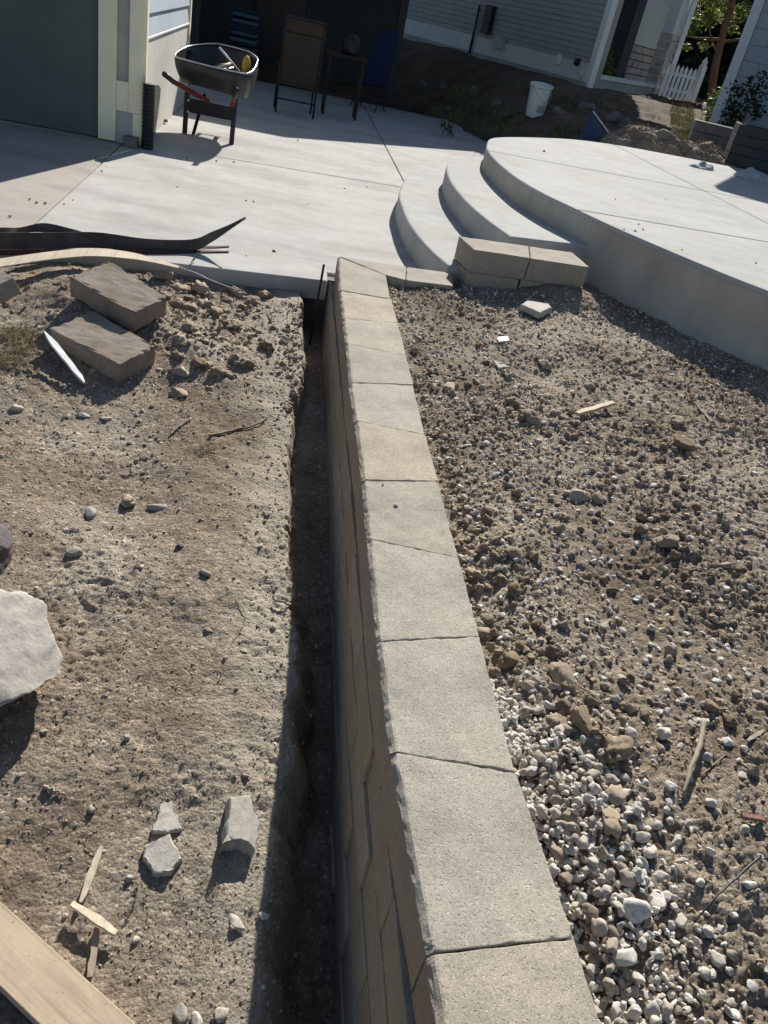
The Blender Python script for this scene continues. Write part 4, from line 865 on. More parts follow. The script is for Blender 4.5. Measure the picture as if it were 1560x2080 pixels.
for sx in (-1, 1):
    MB().tube([(sx*.32, .06, 0), (sx*.32, .10, .46), (sx*.32, -.04, 1.2), (sx*.31, -.09, 1.42)], .016, 8).build('leg', T['black_steel'], cab, smooth=True)
    MB().tube([(sx*.32, .62, 0), (sx*.32, .60, .68)], .016, 8).build('leg', T['black_steel'], cab, smooth=True)
    MB().box((sx*.33, .32, .70), (.055, .6, .025)).build('armrest', T['black_steel'], cab, .006)
MB().tube([(-.31, -.09, 1.42), (.31, -.09, 1.42)], .016, 8).build('top_rail', T['black_steel'], cab); MB().tube([(-.32, .07, .22), (.32, .07, .22)], .012, 8).build('stretcher', T['black_steel'], cab)
tbp = gp(690, 240, 0); tb_ = empty('side_table', (tbp.x, tbp.y, 0), 0); tb_.scale = (.84,)*3; tag(tb_, 'small wooden table between tan chair and blue chair', 'table')
MB().box((-.02, .3, .985), (.72, .55, .05)).build('tabletop', T['cabinet_wood'], tb_, .006)
for sx in (-1, 1):
    for sy in (0, 1): MB().box((-.02+sx*.3, .08+sy*.44, .48), (.05, .05, .96)).build('leg', T['cabinet_wood'], tb_)
o = MB().lathe([(0, 0), (.11, 0), (.13, .05), (.12, .22), (.07, .27), (0, .28)], (0, 0, 0), 16).build('cooking_pot', T['black_steel'], smooth=True, loc=(tbp.x+.02, tbp.y+.25, .85)); tag(o, 'round black pot standing on the small wooden table', 'pot')
ch = gp(745, 222, 0); chair = empty('folding_chair', (ch.x, ch.y, 0), R_(-28)); chair.scale = (.86,)*3; tag(chair, 'blue fabric folding chair with high back in the shade', 'chair')
def loft(name, rows, th, mat, par):
    return ribbon_l(name, rows, th, mat, par)
def ribbon_l(name, pairs, th, mat, par, n=5):
    A = catmull([a for a, b in pairs], n); B = catmull([b for a, b in pairs], n); V = []; k = len(A)
    for i in range(k):
        t = (A[min(i+1, k-1)]-A[max(i-1, 0)]); nn = t.cross(B[i]-A[i]).normalized()*th/2; V += [A[i]-nn, B[i]-nn, B[i]+nn, A[i]+nn]
    F = [(3, 2, 1, 0), tuple(4*(k-1)+j for j in range(4))]+[(4*i+j, 4*i+(j+1) % 4, 4*i+4+(j+1) % 4, 4*i+4+j) for i in range(k-1) for j in range(4)]
    return MB().add(V, F).build(name, mat, par)
ribbon_l('backrest', [((-.24, .22, .48), (.24, .22, .48)), ((-.25, .30, .8), (.25, .30, .8)), ((-.24, .42, 1.2), (.24, .42, 1.2)), ((-.2, .50, 1.42), (.2, .50, 1.42))], .03, T['blue_fabric'], chair)
ribbon_l('seat', [((-.25, -.24, .50), (.25, -.24, .50)), ((-.24, 0, .44), (.24, 0, .44)), ((-.24, .22, .48), (.24, .22, .48))], .025, T['blue_fabric'], chair)
for sx in (-1, 1):
    MB().tube([(sx*.27, -.26, 0), (sx*.27, .22, .50), (sx*.25, .42, 1.2)], .013, 8).build('leg', T['black_steel'], chair)
    MB().tube([(sx*.27, .30, 0), (sx*.27, -.26, .52), (sx*.27, -.27, .68)], .013, 8).build('leg', T['black_steel'], chair)
    MB().box((sx*.28, -.02, .70), (.05, .5, .025), (R_(4), 0, 0)).build('armrest', T['black_plastic'], chair, .006)
cs = gp(492, 152, 0.0)
tw = empty('cushion_stack', (at(492, 120, 16.3).x, 16.3, 0)); tag(tw, 'stack of striped blue and green cushions in the dark porch', 'cushions')
MB().box((0, 0, .25), (.5, .5, .5)).build('crate', T['dark_house'], tw, .01)
for k in range(4): MB().box((random.gauss(0, .015), 0, .58+k*.135), (.46, .45, .12)).build('cushion', T['striped_fabric'], tw, .04, seg=3)
# ---------------------------------------------------------------- wheelbarrow
WB = empty('wheelbarrow', (-.78, 9.9, 0)); tag(WB, 'black wheelbarrow with red wooden handles parked by the house corner', 'wheelbarrow'); BI = Matrix.Translation((.78, -9.9, 0))
def wb(o, par=None): o.parent = par or WB; o.matrix_parent_inverse = BI if par is None else Matrix.Identity(4); return o
RIM = [at(357, 116, 9.46), at(500, 150, 9.42), at(524, 122, 9.95), at(505, 105, 10.5), at(440, 89, 10.62), at(382, 94, 10.35)]
BOT = [at(371, 165, 9.52), at(492, 198, 9.5), at(508, 194, 9.95), at(494, 184, 10.35), at(440, 176, 10.4), at(388, 168, 10.2)]
rim = catmull(RIM, 8, True); bot = catmull(BOT, 8, True)
def sharpen(P, C, n):                           # pull the ring towards its corner polygon so that sides stay straight
    out = []
    m = len(C)
    for i in range(m):
        for k in range(n):
            t = k/n; q = Vector(C[i]).lerp(Vector(C[(i+1) % m]), t); out.append(P[i*n+k].lerp(q, .45))
    return out
rim = sharpen(rim, RIM, 8); bot = sharpen(bot, BOT, 8); N_ = len(rim); cen = sum(bot, Vector())/N_
V = []; F = []; rows = 7
for k in range(rows):
    f = k/(rows-1); V += [rim[i].lerp(bot[i], f)+(rim[i]-cen).normalized()*(.035*math.sin(f*math.pi)) for i in range(N_)]
V += [cen.lerp(b, .55)-Vector((0, 0, .012)) for b in bot]; V.append(cen-Vector((0, 0, .015))); rows += 1
for k in range(rows-1):
    for i in range(N_): F.append((k*N_+i, k*N_+(i+1) % N_, (k+1)*N_+(i+1) % N_, (k+1)*N_+i))
F += [((rows-1)*N_+i, (rows-1)*N_+(i+1) % N_, len(V)-1) for i in range(N_)]
tray = wb(MB().add(V, F).build('tray', T['tray_metal'], smooth=True)); md = tray.modifiers.new('thick', 'SOLIDIFY'); md.thickness = .005
wb(MB().tube(rim+[rim[0], rim[1]], .0075, 8, False).build('rim', T['rim_metal'], smooth=True))
LF, RF = gp(375, 271), gp(470, 293)
def leg(foot, top, w=.05): return wb(MB().bar(foot, top, w, w, (0, 1, 0)).build('leg', T['black_steel'], None, .005))
zt = .45; LT, RT = LF+Vector((-.0, .03, zt)), RF+Vector((.0, .03, zt))
leg(LF, LT); leg(RF, RT); 
wb(MB().bar(LF+Vector((.14, .5, .36)), LF+Vector((.09, .02, .005)), .035, .025, (0, 1, 0)).build('brace', T['black_steel'], None, .004))
pl_ = [LF+Vector((0, -.028, .20)), RF+Vector((0, -.028, .29)), RF+Vector((0, -.028, .46)), LF+Vector((0, -.028, .42))]
pl_ = [at(383, 228, LF.y-.03), at(474, 246, RF.y-.03), at(474, 219, RF.y-.03), at(383, 199, LF.y-.03)]
wb(MB().add(pl_+[p+Vector((0, .012, 0)) for p in pl_], [(0, 1, 2, 3), (7, 6, 5, 4), (0, 4, 5, 1), (1, 5, 6, 2), (2, 6, 7, 3), (3, 7, 4, 0)]).build('cross_panel', T['black_steel']))
for a, b in ((383, 203), (382, 226), (471, 221), (471, 245)): p = at(a, b, LF.y-.045); wb(MB().lathe([(0, -.012), (.012, -.012), (.014, .006), (.0, .012)], p, 8).build('bolt', T['bolt_steel']))
wc = gp(446, 269); WR = .20; wcen = wc+Vector((0, .0, WR)); wh = empty('wheel', (0, 0, 0)); wb(wh); 
def tor(R0, r0, n=28, m=10):
    V = []; F = []
    for i in range(n):
        a = 2*math.pi*i/n
        for j in range(m): b = 2*math.pi*j/m; q = R0+r0*math.cos(b); V.append(wcen+Vector((r0*1.15*math.sin(b), q*math.cos(a), q*math.sin(a))))
    for i in range(n):
        for j in range(m): F.append((i*m+j, ((i+1) % n)*m+j, ((i+1) % n)*m+(j+1) % m, i*m+(j+1) % m))
    return V, F
o = MB().add(*tor(WR-.048, .048)).build('tyre', T['rubber'], smooth=True); o.parent = wh; o.matrix_parent_inverse = BI
o = MB().lathe([(.0, -.03), (.03, -.03), (.035, -.012), (.11, -.02), (.115, .02), (.035, .012), (.03, .03), (0, .03)], wcen, 20, 'X').build('hub', T['galvanised'], smooth=True); o.parent = wh; o.matrix_parent_inverse = BI
wb(MB().tube([wcen-Vector((.13, 0, 0)), wcen+Vector((.13, 0, 0))], .012, 8).build('axle', T['bolt_steel']))
LG = at(333, 150, 9.15); LM = at(352, 166, 9.3); LE = at(420, 204, 9.75)
wb(MB().bar(LM, LE, .04, .045).build('handle', T['red_wood'], None, .006)); wb(MB().bar(LE, wcen+Vector((-.09, -.0, .01)), .035, .045).build('handle_rail', T['red_wood'], None, .006))
wb(MB().tube([LM+(LE-LM)*.08, LM, LM.lerp(LG, .5), LG], [.024, .025, .024, .026], 10).build('grip', T['black_plastic'], smooth=True))
RG = Vector((-.50, 9.08, .60)); RE = at(470, 222, 9.72); RM_ = RG.lerp(RE, .28)
wb(MB().bar(RM_, RE, .04, .045).build('handle', T['red_wood'], None, .006)); wb(MB().bar(RE, wcen+Vector((.09, 0, .01)), .035, .045).build('handle_rail', T['red_wood'], None, .006))
wb(MB().tube([RM_+(RE-RM_)*.05, RM_, RG], [.024, .025, .026], 10).build('grip', T['black_plastic'], smooth=True))
# tools lying in the tray
def tool(name, a, b, r, mat, label, cat): return tag(MB().tube([a, a.lerp(b, .5), b], [r, r, r*.9], 8).build(name, mat, smooth=True), label, cat)
tool('tool_handle', at(446, 97, 9.9), at(486, 145, 10.0), .011, T['white_paint'], 'thin white pole leaning in the wheelbarrow tray', 'pole')
tool('tool_handle', at(436, 140, 9.75), at(468, 129, 9.9), .016, T['fresh_wood'], 'pale wooden tool handle lying in the wheelbarrow', 'handle')
tool('tool_handle', at(440, 143, 9.7), at(474, 138, 9.9), .012, T['galvanised'], 'grey metal tool in the wheelbarrow below the pale handle', 'tool')
tool('tool_handle', at(438, 133, 9.95), at(462, 130, 10.1), .012, T['brick_red'], 'red tool grip behind the pale handle in the wheelbarrow', 'tool')
o = MB().lathe([(0, 0), (.03, .0), (.045, .06), (.04, .13), (.02, .17), (0, .18)], at(499, 147, 9.75)-Vector((0, 0, .02)), 12).build('bottle', T['yellow_plastic'], smooth=True); tag(o, 'yellow bottle at the right end of the wheelbarrow tray', 'bottle')
# ---------------------------------------------------------------- neighbour's house
C0 = Vector((6.6, 19.8)); C1 = Vector((-.6, 32.9)); C2 = Vector((10.1, 24.0)); wdir = (C1-C0).normalized(); Lw = (C1-C0).length; nrmN = Vector((-wdir.y, wdir.x)) 
if nrmN.dot(-C0) < 0: nrmN = -nrmN              # outward, towards the patio
pdir = (C2-C0).normalized(); Lp2 = (C2-C0).length; nrmP = Vector((pdir.y, -pdir.x))
nb = empty('neighbour_house', (6.6, 19.8, .8)); tag(nb, 'grey sided house with pale base band behind the dirt slope', 'house'); NI = Matrix.Translation((-6.6, -19.8, -.8))
def npart(o, par=None): o.parent = par or nb; o.matrix_parent_inverse = NI; return o
def wbox(s0, s1, d0, d1, z0, z1, org=C0, dr=wdir, nn=nrmN):
    c = [org+dr*s0+nn*d0, org+dr*s1+nn*d0, org+dr*s1+nn*d1, org+dr*s0+nn*d1]
    if (c[1]-c[0]).cross(c[2]-c[1]) < 0: c = c[::-1]
    return MB().prism(c, z0, z1)
ZT = 5.2
npart(wbox(0, Lw, -.35, -.03, .3, ZT).build('wall', T['neighbour_siding'])); npart(wbox(.02, Lw, -.028, .05, .2, 1.0).build('foundation', T['foundation']))
npart(wbox(.1, Lw, -.028, .035, 1.002, 1.36).build('base_band', T['pale_band'], None, .003))
for k in range(34):
    z = 1.365+k*.112; a0, a1 = C0+wdir*.1, C0+wdir*Lw
    v = [(*(q+nrmN*d_), zz) for (zz, d_) in ((z, .02), (z+.11, .004)) for q in (a0, a1)]+[(*(q+nrmN*-.025), zz) for zz in (z, z+.11) for q in (a0, a1)]
    npart(MB().add(v, [(0, 1, 3, 2), (4, 6, 7, 5), (0, 4, 5, 1), (2, 3, 7, 6), (0, 2, 6, 4), (1, 5, 7, 3)]).build('siding_board', T['neighbour_siding']))
npart(wbox(-.06, .098, -.12, .05, .72, ZT).build('corner_trim', T['white_paint'], None, .004))
rf = [C0+nrmN*.5-wdir*.4, C1+nrmN*.5, C1-nrmN*9, C2+Vector((2.0, 2.2)), C2+nrmP*.4+pdir*.3]
npart(MB().prism([tuple(q) for q in (C0+nrmN*.35-wdir*.35, C0+pdir*3.3+nrmP*.2, C0+pdir*3.3-nrmP*6, C1-nrmN*8, C1+nrmN*.35)], ZT+.002, ZT+.25).build('roof', T['roof_shingle']))  # unseen; corner cut back so that sun reaches the lawn strip
def onw(px, py, off=.04):
    d = ray(px, py); n3 = Vector((nrmN.x, nrmN.y, 0)); t = (Vector((C0.x, C0.y, 0))+n3*off-CAM).dot(n3)/d.dot(n3); return CAM+d*t
rzw = math.atan2(wdir.y, wdir.x)
def onbox(nm, px, py, size, mat, bev=.006, off=.06): p = onw(px, py, off); o = MB().box((0, 0, 0), size).build(nm, mat, None, bev); o.location = p; o.rotation_euler = (0, 0, rzw); return o
tag(onbox('outlet_box', 1135, 120, (.12, .06, .2), T['white_plastic']), 'small white outlet box on the pale base band', 'outlet box')
tag(onbox('junction_box', 1014, 86, (.34, .12, .26), T['panel_grey']), 'grey junction box on the neighbouring house wall', 'junction box')
tag(onbox('meter_box', 993, 40, (.28, .16, .6), T['black_steel']), 'dark utility meter box above the grey junction box', 'meter box')
p = onw(1173, 126, .05); o = MB().lathe([(0, .05), (.07, .05), (.08, .0), (.08, -.05)], (0, 0, 0), 14, 'X').build('pipe_vent', T['black_plastic'], smooth=True); o.location = p; o.rotation_euler = (0, 0, rzw+math.pi/2); tag(o, 'small round dark pipe vent right of the outlet box', 'vent')
a_, b_ = onw(975, 10, .08), onw(968, 112, .08); tag(MB().tube([a_, Vector((a_.x, a_.y, b_.z))], .03, 8).build('conduit', T['black_steel'], smooth=True), 'dark vertical conduit pipe running down the neighbouring wall', 'conduit')
# porch side of the neighbour's house with stone veneer
def wp(*a): return wbox(*a, org=C0, dr=pdir, nn=nrmP)
npart(wp(.05, Lp2, -.25, -.02, .3, 1.10).build('porch_base', T['foundation'])); npart(wp(.03, Lp2+.03, -.28, .02, 1.102, 1.19).build('porch_sill', T['pale_band'], None, .004))
npart(wp(.95, 8.3, -1.5, -1.2, .3, 2.0).build('veneer_backing', T['mortar'])); npart(wp(.95, 8.3, -1.5, -1.2, 2.003, 3.6).build('upper_wall', T['pale_band']))
z = 1.12; row = 0
while z < 1.98:
    hgt = random.uniform(.15, .22); hgt = min(hgt, 1.99-z); t_ = 1.0+random.uniform(0, .2)
    while t_ < 8.2:
        ww = random.uniform(.3, .6); o = wp(t_, min(t_+ww-.03, 8.29), -1.199, -1.155+random.uniform(-.01, .015), z, z+hgt-.025); npart(o.build('stone', T['veneer_stone'], None, .012)); t_ += ww
    z += hgt
npart(wp(1.0, 1.35, -1.1, -.75, 1.0, ZT).build('post', T['black_steel'])); npart(wp(3.1, 3.7, -1.15, -.55, 1.0, ZT).build('post', T['dark_house']))  # posts added as dark strips, standing in for the porch's shaded openings
z = .8
while z < 2.4:                                 # stone veneer pier at the far corner
    hgt = random.uniform(.16, .24)
    for t0_, t1_ in ((Lp2-.75, Lp2-.4), (Lp2-.38, Lp2-.02)): npart(wp(t0_, t1_-random.uniform(0, .03), -.3, .03+random.uniform(0, .02), z, z+hgt-.025).build('stone', T['veneer_stone'], None, .012))
    z += hgt
npart(wp(Lp2-.74, Lp2-.03, -.28, .0, .6, 3.5).build('pier', T['pale_band']))
pb_ = C2+nrmP*.12-pdir*.15; bz = float(h_back(np.array([pb_.x]), np.array([pb_.y]))[0])
tag(MB().box((0, 0, 1.4), (.13, .10, 2.8)).build('downspout', T['white_paint'], None, .01, loc=(pb_.x, pb_.y, bz)), 'white downspout on the corner by the stone pier', 'downspout')
# ---------------------------------------------------------------- house at the right edge
rc = Vector((8.08, 16.4)); rdir = Vector((.75, -.66)).normalized(); rn = Vector((-rdir.y, rdir.x))
if rn.dot(-rc) < 0: rn = -rn
rh = empty('blue_house', (rc.x, rc.y, .4)); tag(rh, 'pale blue sided house with white corner trim at the right edge', 'house'); RHI = Matrix.Translation((-rc.x, -rc.y, -.4))
def rp_(o): o.parent = rh; o.matrix_parent_inverse = RHI; return o
def rbx(*a): return wbox(*a, org=rc, dr=rdir, nn=rn)
rp_(rbx(.0, 6, -3, -.02, .1, 4.4).build('wall', T['blue_siding']))
z = .45; k = 0
while z < 4.3:
    t_ = .16-(.3 if k % 2 else 0)
    while t_ < 5.9:
        a0 = max(t_, .16); a1 = min(t_+.62-.008, 5.95)
        if a1-a0 > .05: rp_(rbx(a0, a1, -.02, .012+.003*(k % 2), z, z+.252).build('shingle', T['blue_siding']))
        t_ += .62
    z += .26; k += 1
rp_(rbx(-.03, .15, -.2, .05, .3, 4.4).build('corner_trim', T['blue_trim'], None, .004))
rp_(MB().prism([tuple(q) for q in (Vector((6.75, 15.5)), rc+rdir*6.5+rn*.9, rc+rdir*6.5-rn*4, Vector((6.75, 15.5))+Vector((.55, .83))*5)], 4.42, 4.62).build('roof', T['roof_shingle']))  # unseen; near corner pushed out to cast the wedge shadow on the landing
# ---------------------------------------------------------------- picket fence, tree, hedge, plants
fb_ = on(h_back, 1378, 205, .8); fe = on(h_back, 1404, 209, .8)
fdir = Vector((.93, .36, 0)).normalized(); fen = empty('picket_fence', fb_); tag(fen, 'white picket fence section with pointed pickets and post', 'fence'); fen.rotation_euler = (0, 0, math.atan2(fdir.y, fdir.x))
sz = (fb_-CAM).length/1620
def picket(x0, w, h, par, nm): return MB().add([(x0-w/2, 0, .03), (x0+w/2, 0, .03), (x0+w/2, 0, h-w*.8), (x0, 0, h), (x0-w/2, 0, h-w*.8), (x0-w/2, .025, .03), (x0+w/2, .025, .03), (x0+w/2, .025, h-w*.8), (x0, .025, h), (x0-w/2, .025, h-w*.8)], [(0, 1, 2, 3, 4), (9, 8, 7, 6, 5), (0, 5, 6, 1), (1, 6, 7, 2), (2, 7, 8, 3), (3, 8, 9, 4), (4, 9, 5, 0)]).build(nm, T['white_paint'], par)
for k in range(7): picket(-.72+k*.16, .095, .80, fen, 'picket')
for zz in (.22, .58): MB().box((-.2, .045, zz), (1.35, .035, .08)).build('rail', T['white_paint'], fen)
MB().add(*(lambda m: (m.v, m.f))(MB().box((.48, .03, .45), (.15, .15, .9)))).build('post', T['white_paint'], fen, .008); MB().lathe([(0, 1.12), (.03, 1.08), (.11, .99), (.09, .95), (.11, .90), (0, .90)], (.48, .03, 0), 4).build('post_cap', T['white_paint'], fen)
def leaves(name, blobs, n, size, mat, par, droop=.3):
    V = []; F = []; tot = sum(b[1]**2 for b in blobs)
    for c, r in blobs:
        for _ in range(int(n*r*r/tot)):
            d = Vector((random.gauss(0, 1), random.gauss(0, 1), random.gauss(0, .8))); d.normalize(); p = Vector(c)+d*r*random.random()**.45
            a = Vector((random.gauss(0, 1), random.gauss(0, 1), random.gauss(-droop, .6))).normalized(); u = a.orthogonal().normalized(); u = (Matrix.Rotation(random.uniform(0, 6.28), 3, a) @ u); s_ = size*random.uniform(.6, 1.3); b = len(V); m_ = a.cross(u)
            V += [p, p+a*s_*.5+u*s_*.28, p+a*s_+m_*s_*.1, p+a*s_*.5-u*s_*.28]; F.append((b, b+1, b+2, b+3))
    return MB().add(V, F).build(name, mat, par)
tp = gp(1437, 238, .62); tree = empty('yard_tree', (tp.x, tp.y, float(h_back(np.array([tp.x]), np.array([tp.y]))[0])-.05)); tag(tree, 'slim brown tree with bright leaves left of the blue house', 'tree'); tz = tree.location.z; TI = Matrix.Translation(-tree.location)
def tpart(o, inv=TI, par=tree): o.parent = par; o.matrix_parent_inverse = inv; return o
tY = tp.y
tpts = [Vector((tp.x, tY, tz)), at(1450, 150, tY), at(1471, 60, tY), at(1494, -20, tY+.1), at(1525, -160, tY+.2)]
tpart(MB().tube(catmull(tpts, 6), [.13*(1-.5*i/24) for i in range(25)], 12).build('trunk', T['bark'], smooth=True))
for pth in ([(1459, 110), (1443, 75), (1438, 20)], [(1466, 80), (1420, 78), (1385, 72)], [(1480, 50), (1510, 40), (1545, 20)], [(1490, 20), (1440, -30), (1400, -60)], [(1500, 0), (1540, -60), (1580, -120)], [(1470, 85), (1505, 80), (1520, 82)]):
    tpart(MB().tube(catmull([at(a, b, tY-.02-.25*i) for i, (a, b) in enumerate(pth)], 4), [.045, .043, .04, .036, .03, .026, .02, .014, .009][:9], 7).build('branch', T['bark'], smooth=True))
bl = [(at(a, b, tY-random.uniform(-.6, .9)), r) for a, b, r in [(1440, 30, .35), (1410, 50, .25), (1475, 25, .3), (1430, 90, .18), (1385, 65, .12), (1490, 55, .18), (1510, 20, .25), (1450, -20, .5), (1520, -40, .5), (1400, -40, .45), (1480, -110, .7), (1560, -100, .6), (1380, -110, .6), (1410, 15, .2), (1398, 95, .1)]]
tpart(leaves('crown', bl, 5600, .115, T['leaf_bright'], None))
def shrub(name, blobs, n, size, mat, label, cat, stem=True, base_p=None):
    c = base_p; e = empty(name, c); tag(e, label, cat); inv = Matrix.Translation(-Vector(c))
    o = leaves('foliage', blobs, n, size, T[mat], None); o.parent = e; o.matrix_parent_inverse = inv
    if stem:
        for k in range(3):
            b = random.choice(blobs)[0]; o = MB().tube([Vector(c)+Vector((random.gauss(0, .05), random.gauss(0, .05), -.02)), (Vector(c)+Vector(b))/2+Vector((.03, 0, .02)), Vector(b)], [.02, .014, .006], 6).build('stem', T['bark'], smooth=True); o.parent = e; o.matrix_parent_inverse = inv
    return e
sp_ = C0+pdir*2.35-nrmP*.75; q = Vector((sp_.x, sp_.y, 1.0))
shrub('porch_shrub', [(q+Vector((0, 0, .55)), .3), (q+Vector((.1, -.1, .3)), .25), (q+Vector((-.15, .05, .75)), .2)], 420, .11, 'leaf_bright', 'bright leafy shrub in front of the stone veneer wall', 'shrub', True, q)
for i, (a, b, Y, l_, mt, n) in enumerate([(1450, 225, 16.6, 'leafy climbing plant at the foot of the tree', 'leaf', 300), (1490, 215, 15.6, 'dark leafy plant against the blue house', 'leaf_dark', 300), (1530, 190, 14.8, 'dark vine growing on the blue house wall', 'leaf_dark', 260)]):
    p = at(a, b, Y); g0 = Vector((p.x, p.y, float(h_back(np.array([p.x]), np.array([p.y]))[0]))); shrub('garden_plant', [(p, .22), (p+Vector((.1, 0, -.2)), .25), (p+Vector((-.05, 0, .25)), .16)], n, .09, mt, l_, 'plant', True, g0)
for i, (x_, y_, h_, r_) in enumerate([(12.0, 33, 3.4, 2.2), (15.2, 33.5, 3.6, 2.4), (18.5, 33, 3.3, 2.3), (22.0, 32, 3.8, 2.6), (13.5, 36.5, 5.8, 3.0), (18.5, 37, 6.2, 3.4), (24.0, 37, 6.0, 3.6), (29.0, 35, 5.6, 3.4)]):
    lb = ['dark evergreen hedge bush behind the white picket fence', 'dark hedge bush right of the fence post', 'dark hedge bush behind the slim tree', 'dark hedge bush nearest the blue house corner', 'tall dark tree rising behind the picket fence', 'tall dark tree behind the slim brown tree', 'tall dark tree beyond the blue house corner', 'tall dark tree farthest right behind the blue house'][i]
    c = Vector((x_, y_, float(h_back(np.array([x_]), np.array([y_]))[0]))); bs = [(c+Vector((random.gauss(0, r_*.35), random.gauss(0, r_*.35), h_*random.uniform(.2, .9))), r_*random.uniform(.45, .7)) for _ in range(8)]+[(c+Vector((0, 0, h_*.35)), r_*.9)]
    shrub('hedge_bush' if i < 4 else 'background_tree', bs, 5000, .42, 'leaf_dark', lb, 'bush' if i < 4 else 'tree', True, c)
# lawn strip and mulch by the fence
lv = []; 
lb_ = rng.uniform(214, 292, 2600)
for p in on_many(h_back, rng.uniform(1362, 1408, 2600)+(lb_-250)*.05, lb_, .7): lv.append((tuple(p), .05))
V = []; F = []
for c, _ in lv:
    a = random.uniform(0, 6.28); L = random.uniform(.05, .11); c = Vector(c)+Vector((0, 0, -.004)); u = Vector((math.cos(a), math.sin(a), 0)); t_ = c+Vector((random.gauss(0, .03), random.gauss(0, .03), L)); b = len(V); V += [c-u*.009, c+u*.009, t_]; F.append((b, b+1, b+2))
tag(MB().add(V, F).build('lawn_grass', T['lawn_grass']), 'sunlit strip of dry lawn below the picket fence', 'grass', kind='stuff')
mb = MB()
for p in on_many(h_back, rng.uniform(1358, 1425, 500), rng.uniform(205, 222, 500), .75):
    mb.box(p+Vector((0, 0, .02)), (random.uniform(.04, .1), .03, .015), (random.gauss(0, .4), random.gauss(0, .4), random.uniform(0, 3)))
tag(mb.build('bark_mulch', T['mulch']), 'reddish bark mulch along the foot of the picket fence', 'mulch', kind='stuff')
# weeds on the slope
V = []; F = []
wa_ = rng.uniform(780, 1340, 5000)
for p in on_many(h_back, wa_, np.minimum(292, 100+(wa_-790)*.24+rng.uniform(10, 150, 5000)), .5):
    if p.y > 26 or p.y < 11.6 or vnoise(np.array([p.x*.9]), np.array([p.y*.9]), seed=5)[0] < .05: continue
    aa = random.uniform(0, 6.28); L = random.uniform(.05, .16); u = Vector((math.cos(aa), math.sin(aa), 0)); t_ = p+Vector((random.gauss(0, .05), random.gauss(0, .05), L)); k = len(V); V += [p-u*.012, p+u*.012, t_]; F.append((k, k+1, k+2))
tag(MB().add(V, F).build('slope_weeds', T['weed_green']), 'sparse weeds growing on the shaded dirt slope', 'weeds', kind='stuff')
# bucket
bp = on(h_back, 1084, 236, .5); bk = empty('bucket', bp); tag(bk, 'white plastic bucket standing on the shaded dirt slope', 'bucket'); bs_ = (bp-CAM).length/1620
R1, R0_, HB_ = 19.5*bs_, 15.5*bs_, 52*bs_
MB().lathe([(0, .01), (R0_, .0), (R1, HB_), (R1+.012, HB_), (R1+.012, HB_-.03), (R1*.98, HB_-.05), (R1*.965, HB_-.004), (R0_*.95, .02), (0, .02)], (0, 0, 0), 28).build('pail', T['white_plastic'], bk, smooth=False)
MB().tube(catmull([(R1+.01, 0, HB_-.04), (R1*.8, -R1*.8, HB_*.66), (0, -R1*1.06, HB_*.5), (-R1*.8, -R1*.8, HB_*.66), (-R1-.01, 0, HB_-.04)], 5), .004, 6).build('handle', T['galvanised'], bk)
MB().add([(math.cos(a)*(R0_+(R1-R0_)*h_+.003), math.sin(a)*(R0_+(R1-R0_)*h_+.003), HB_*h_) for h_ in (.18, .42) for a in (-2.3, -2.0, -1.7, -1.4)], [(0, 1, 5, 4), (1, 2, 6, 5), (2, 3, 7, 6)]).build('label_mark', T['grey_cloth'], bk)
bk.rotation_euler = (R_(4), R_(-5), .6)
# blue sheet with pole
q0, q1, q2 = on(h_back, 1172, 292, .45), on(h_back, 1252, 299, .45), None
ap = at(1203, 228, (q0.y+q1.y)/2+.25); bsx = []
V = []; n = 9
for i in range(n+1):
    f = i/n; e = q0.lerp(q1, f)
    for j in range(n+1):
        h_ = j/n; p = e.lerp(ap, h_)+Vector((0, .09*math.sin(f*3.1)*(1-h_), .0)); wv = .025*float(vnoise(np.array([f*5.]), np.array([h_*5.]), seed=3)[0])*(1-h_); V.append(p+Vector((0, wv, 0)))
F = [(i*(n+1)+j, (i+1)*(n+1)+j, (i+1)*(n+1)+j+1, i*(n+1)+j+1) for i in range(n) for j in range(n)]
o = MB().add(V, F).build('tarp', T['blue_sheet'], smooth=True); o.modifiers.new('t', 'SOLIDIFY').thickness = .012; tag(o, 'blue triangular sheet leaning up behind the landing', 'sheet')
tag(MB().tube([ap+Vector((0, -.02, .02)), q1+Vector((.02, -.04, .02))], .012, 6).build('pole', T['galvanised']), 'thin metal pole along the edge of the blue sheet', 'pole')
# dirt pile with roots behind the landing
def h_heap(X, Y): return h_back(X, Y)+.30*np.exp(-(((X-5.5)/.75)**2+((Y-12.85)/.4)**2))+.22*np.exp(-(((X-6.6)/.5)**2+((Y-13.0)/.35)**2))
def HH(X, Y): return h_heap(X, Y)+.05*fbm(X*6, Y*6, oct=4, seed=111)
o = grid_mesh('dirt_pile', np.linspace(4.5, 7.6, 150), np.linspace(12.3, 13.8, 90), lambda X, Y: HH(X, Y)-.25*(1-sstep(0, .25, np.minimum(np.minimum(X-4.5, 7.6-X), np.minimum(Y-12.3, 13.8-Y)))), T['soil_right'], None); tag(o, 'lumpy dirt pile with roots behind the landing', 'dirt pile')
spots = [((x_, y_, float(HH(np.array([x_]), np.array([y_]))[0])), .05) for x_, y_ in [(random.uniform(4.7, 7.2), random.uniform(12.5, 13.3)) for _ in range(120)]]
hairs('dry_roots', spots, 9, .2, .004, T['root_fibre'], 'tangled dry roots and grass on the dirt pile', 'roots', 'stuff', .9)
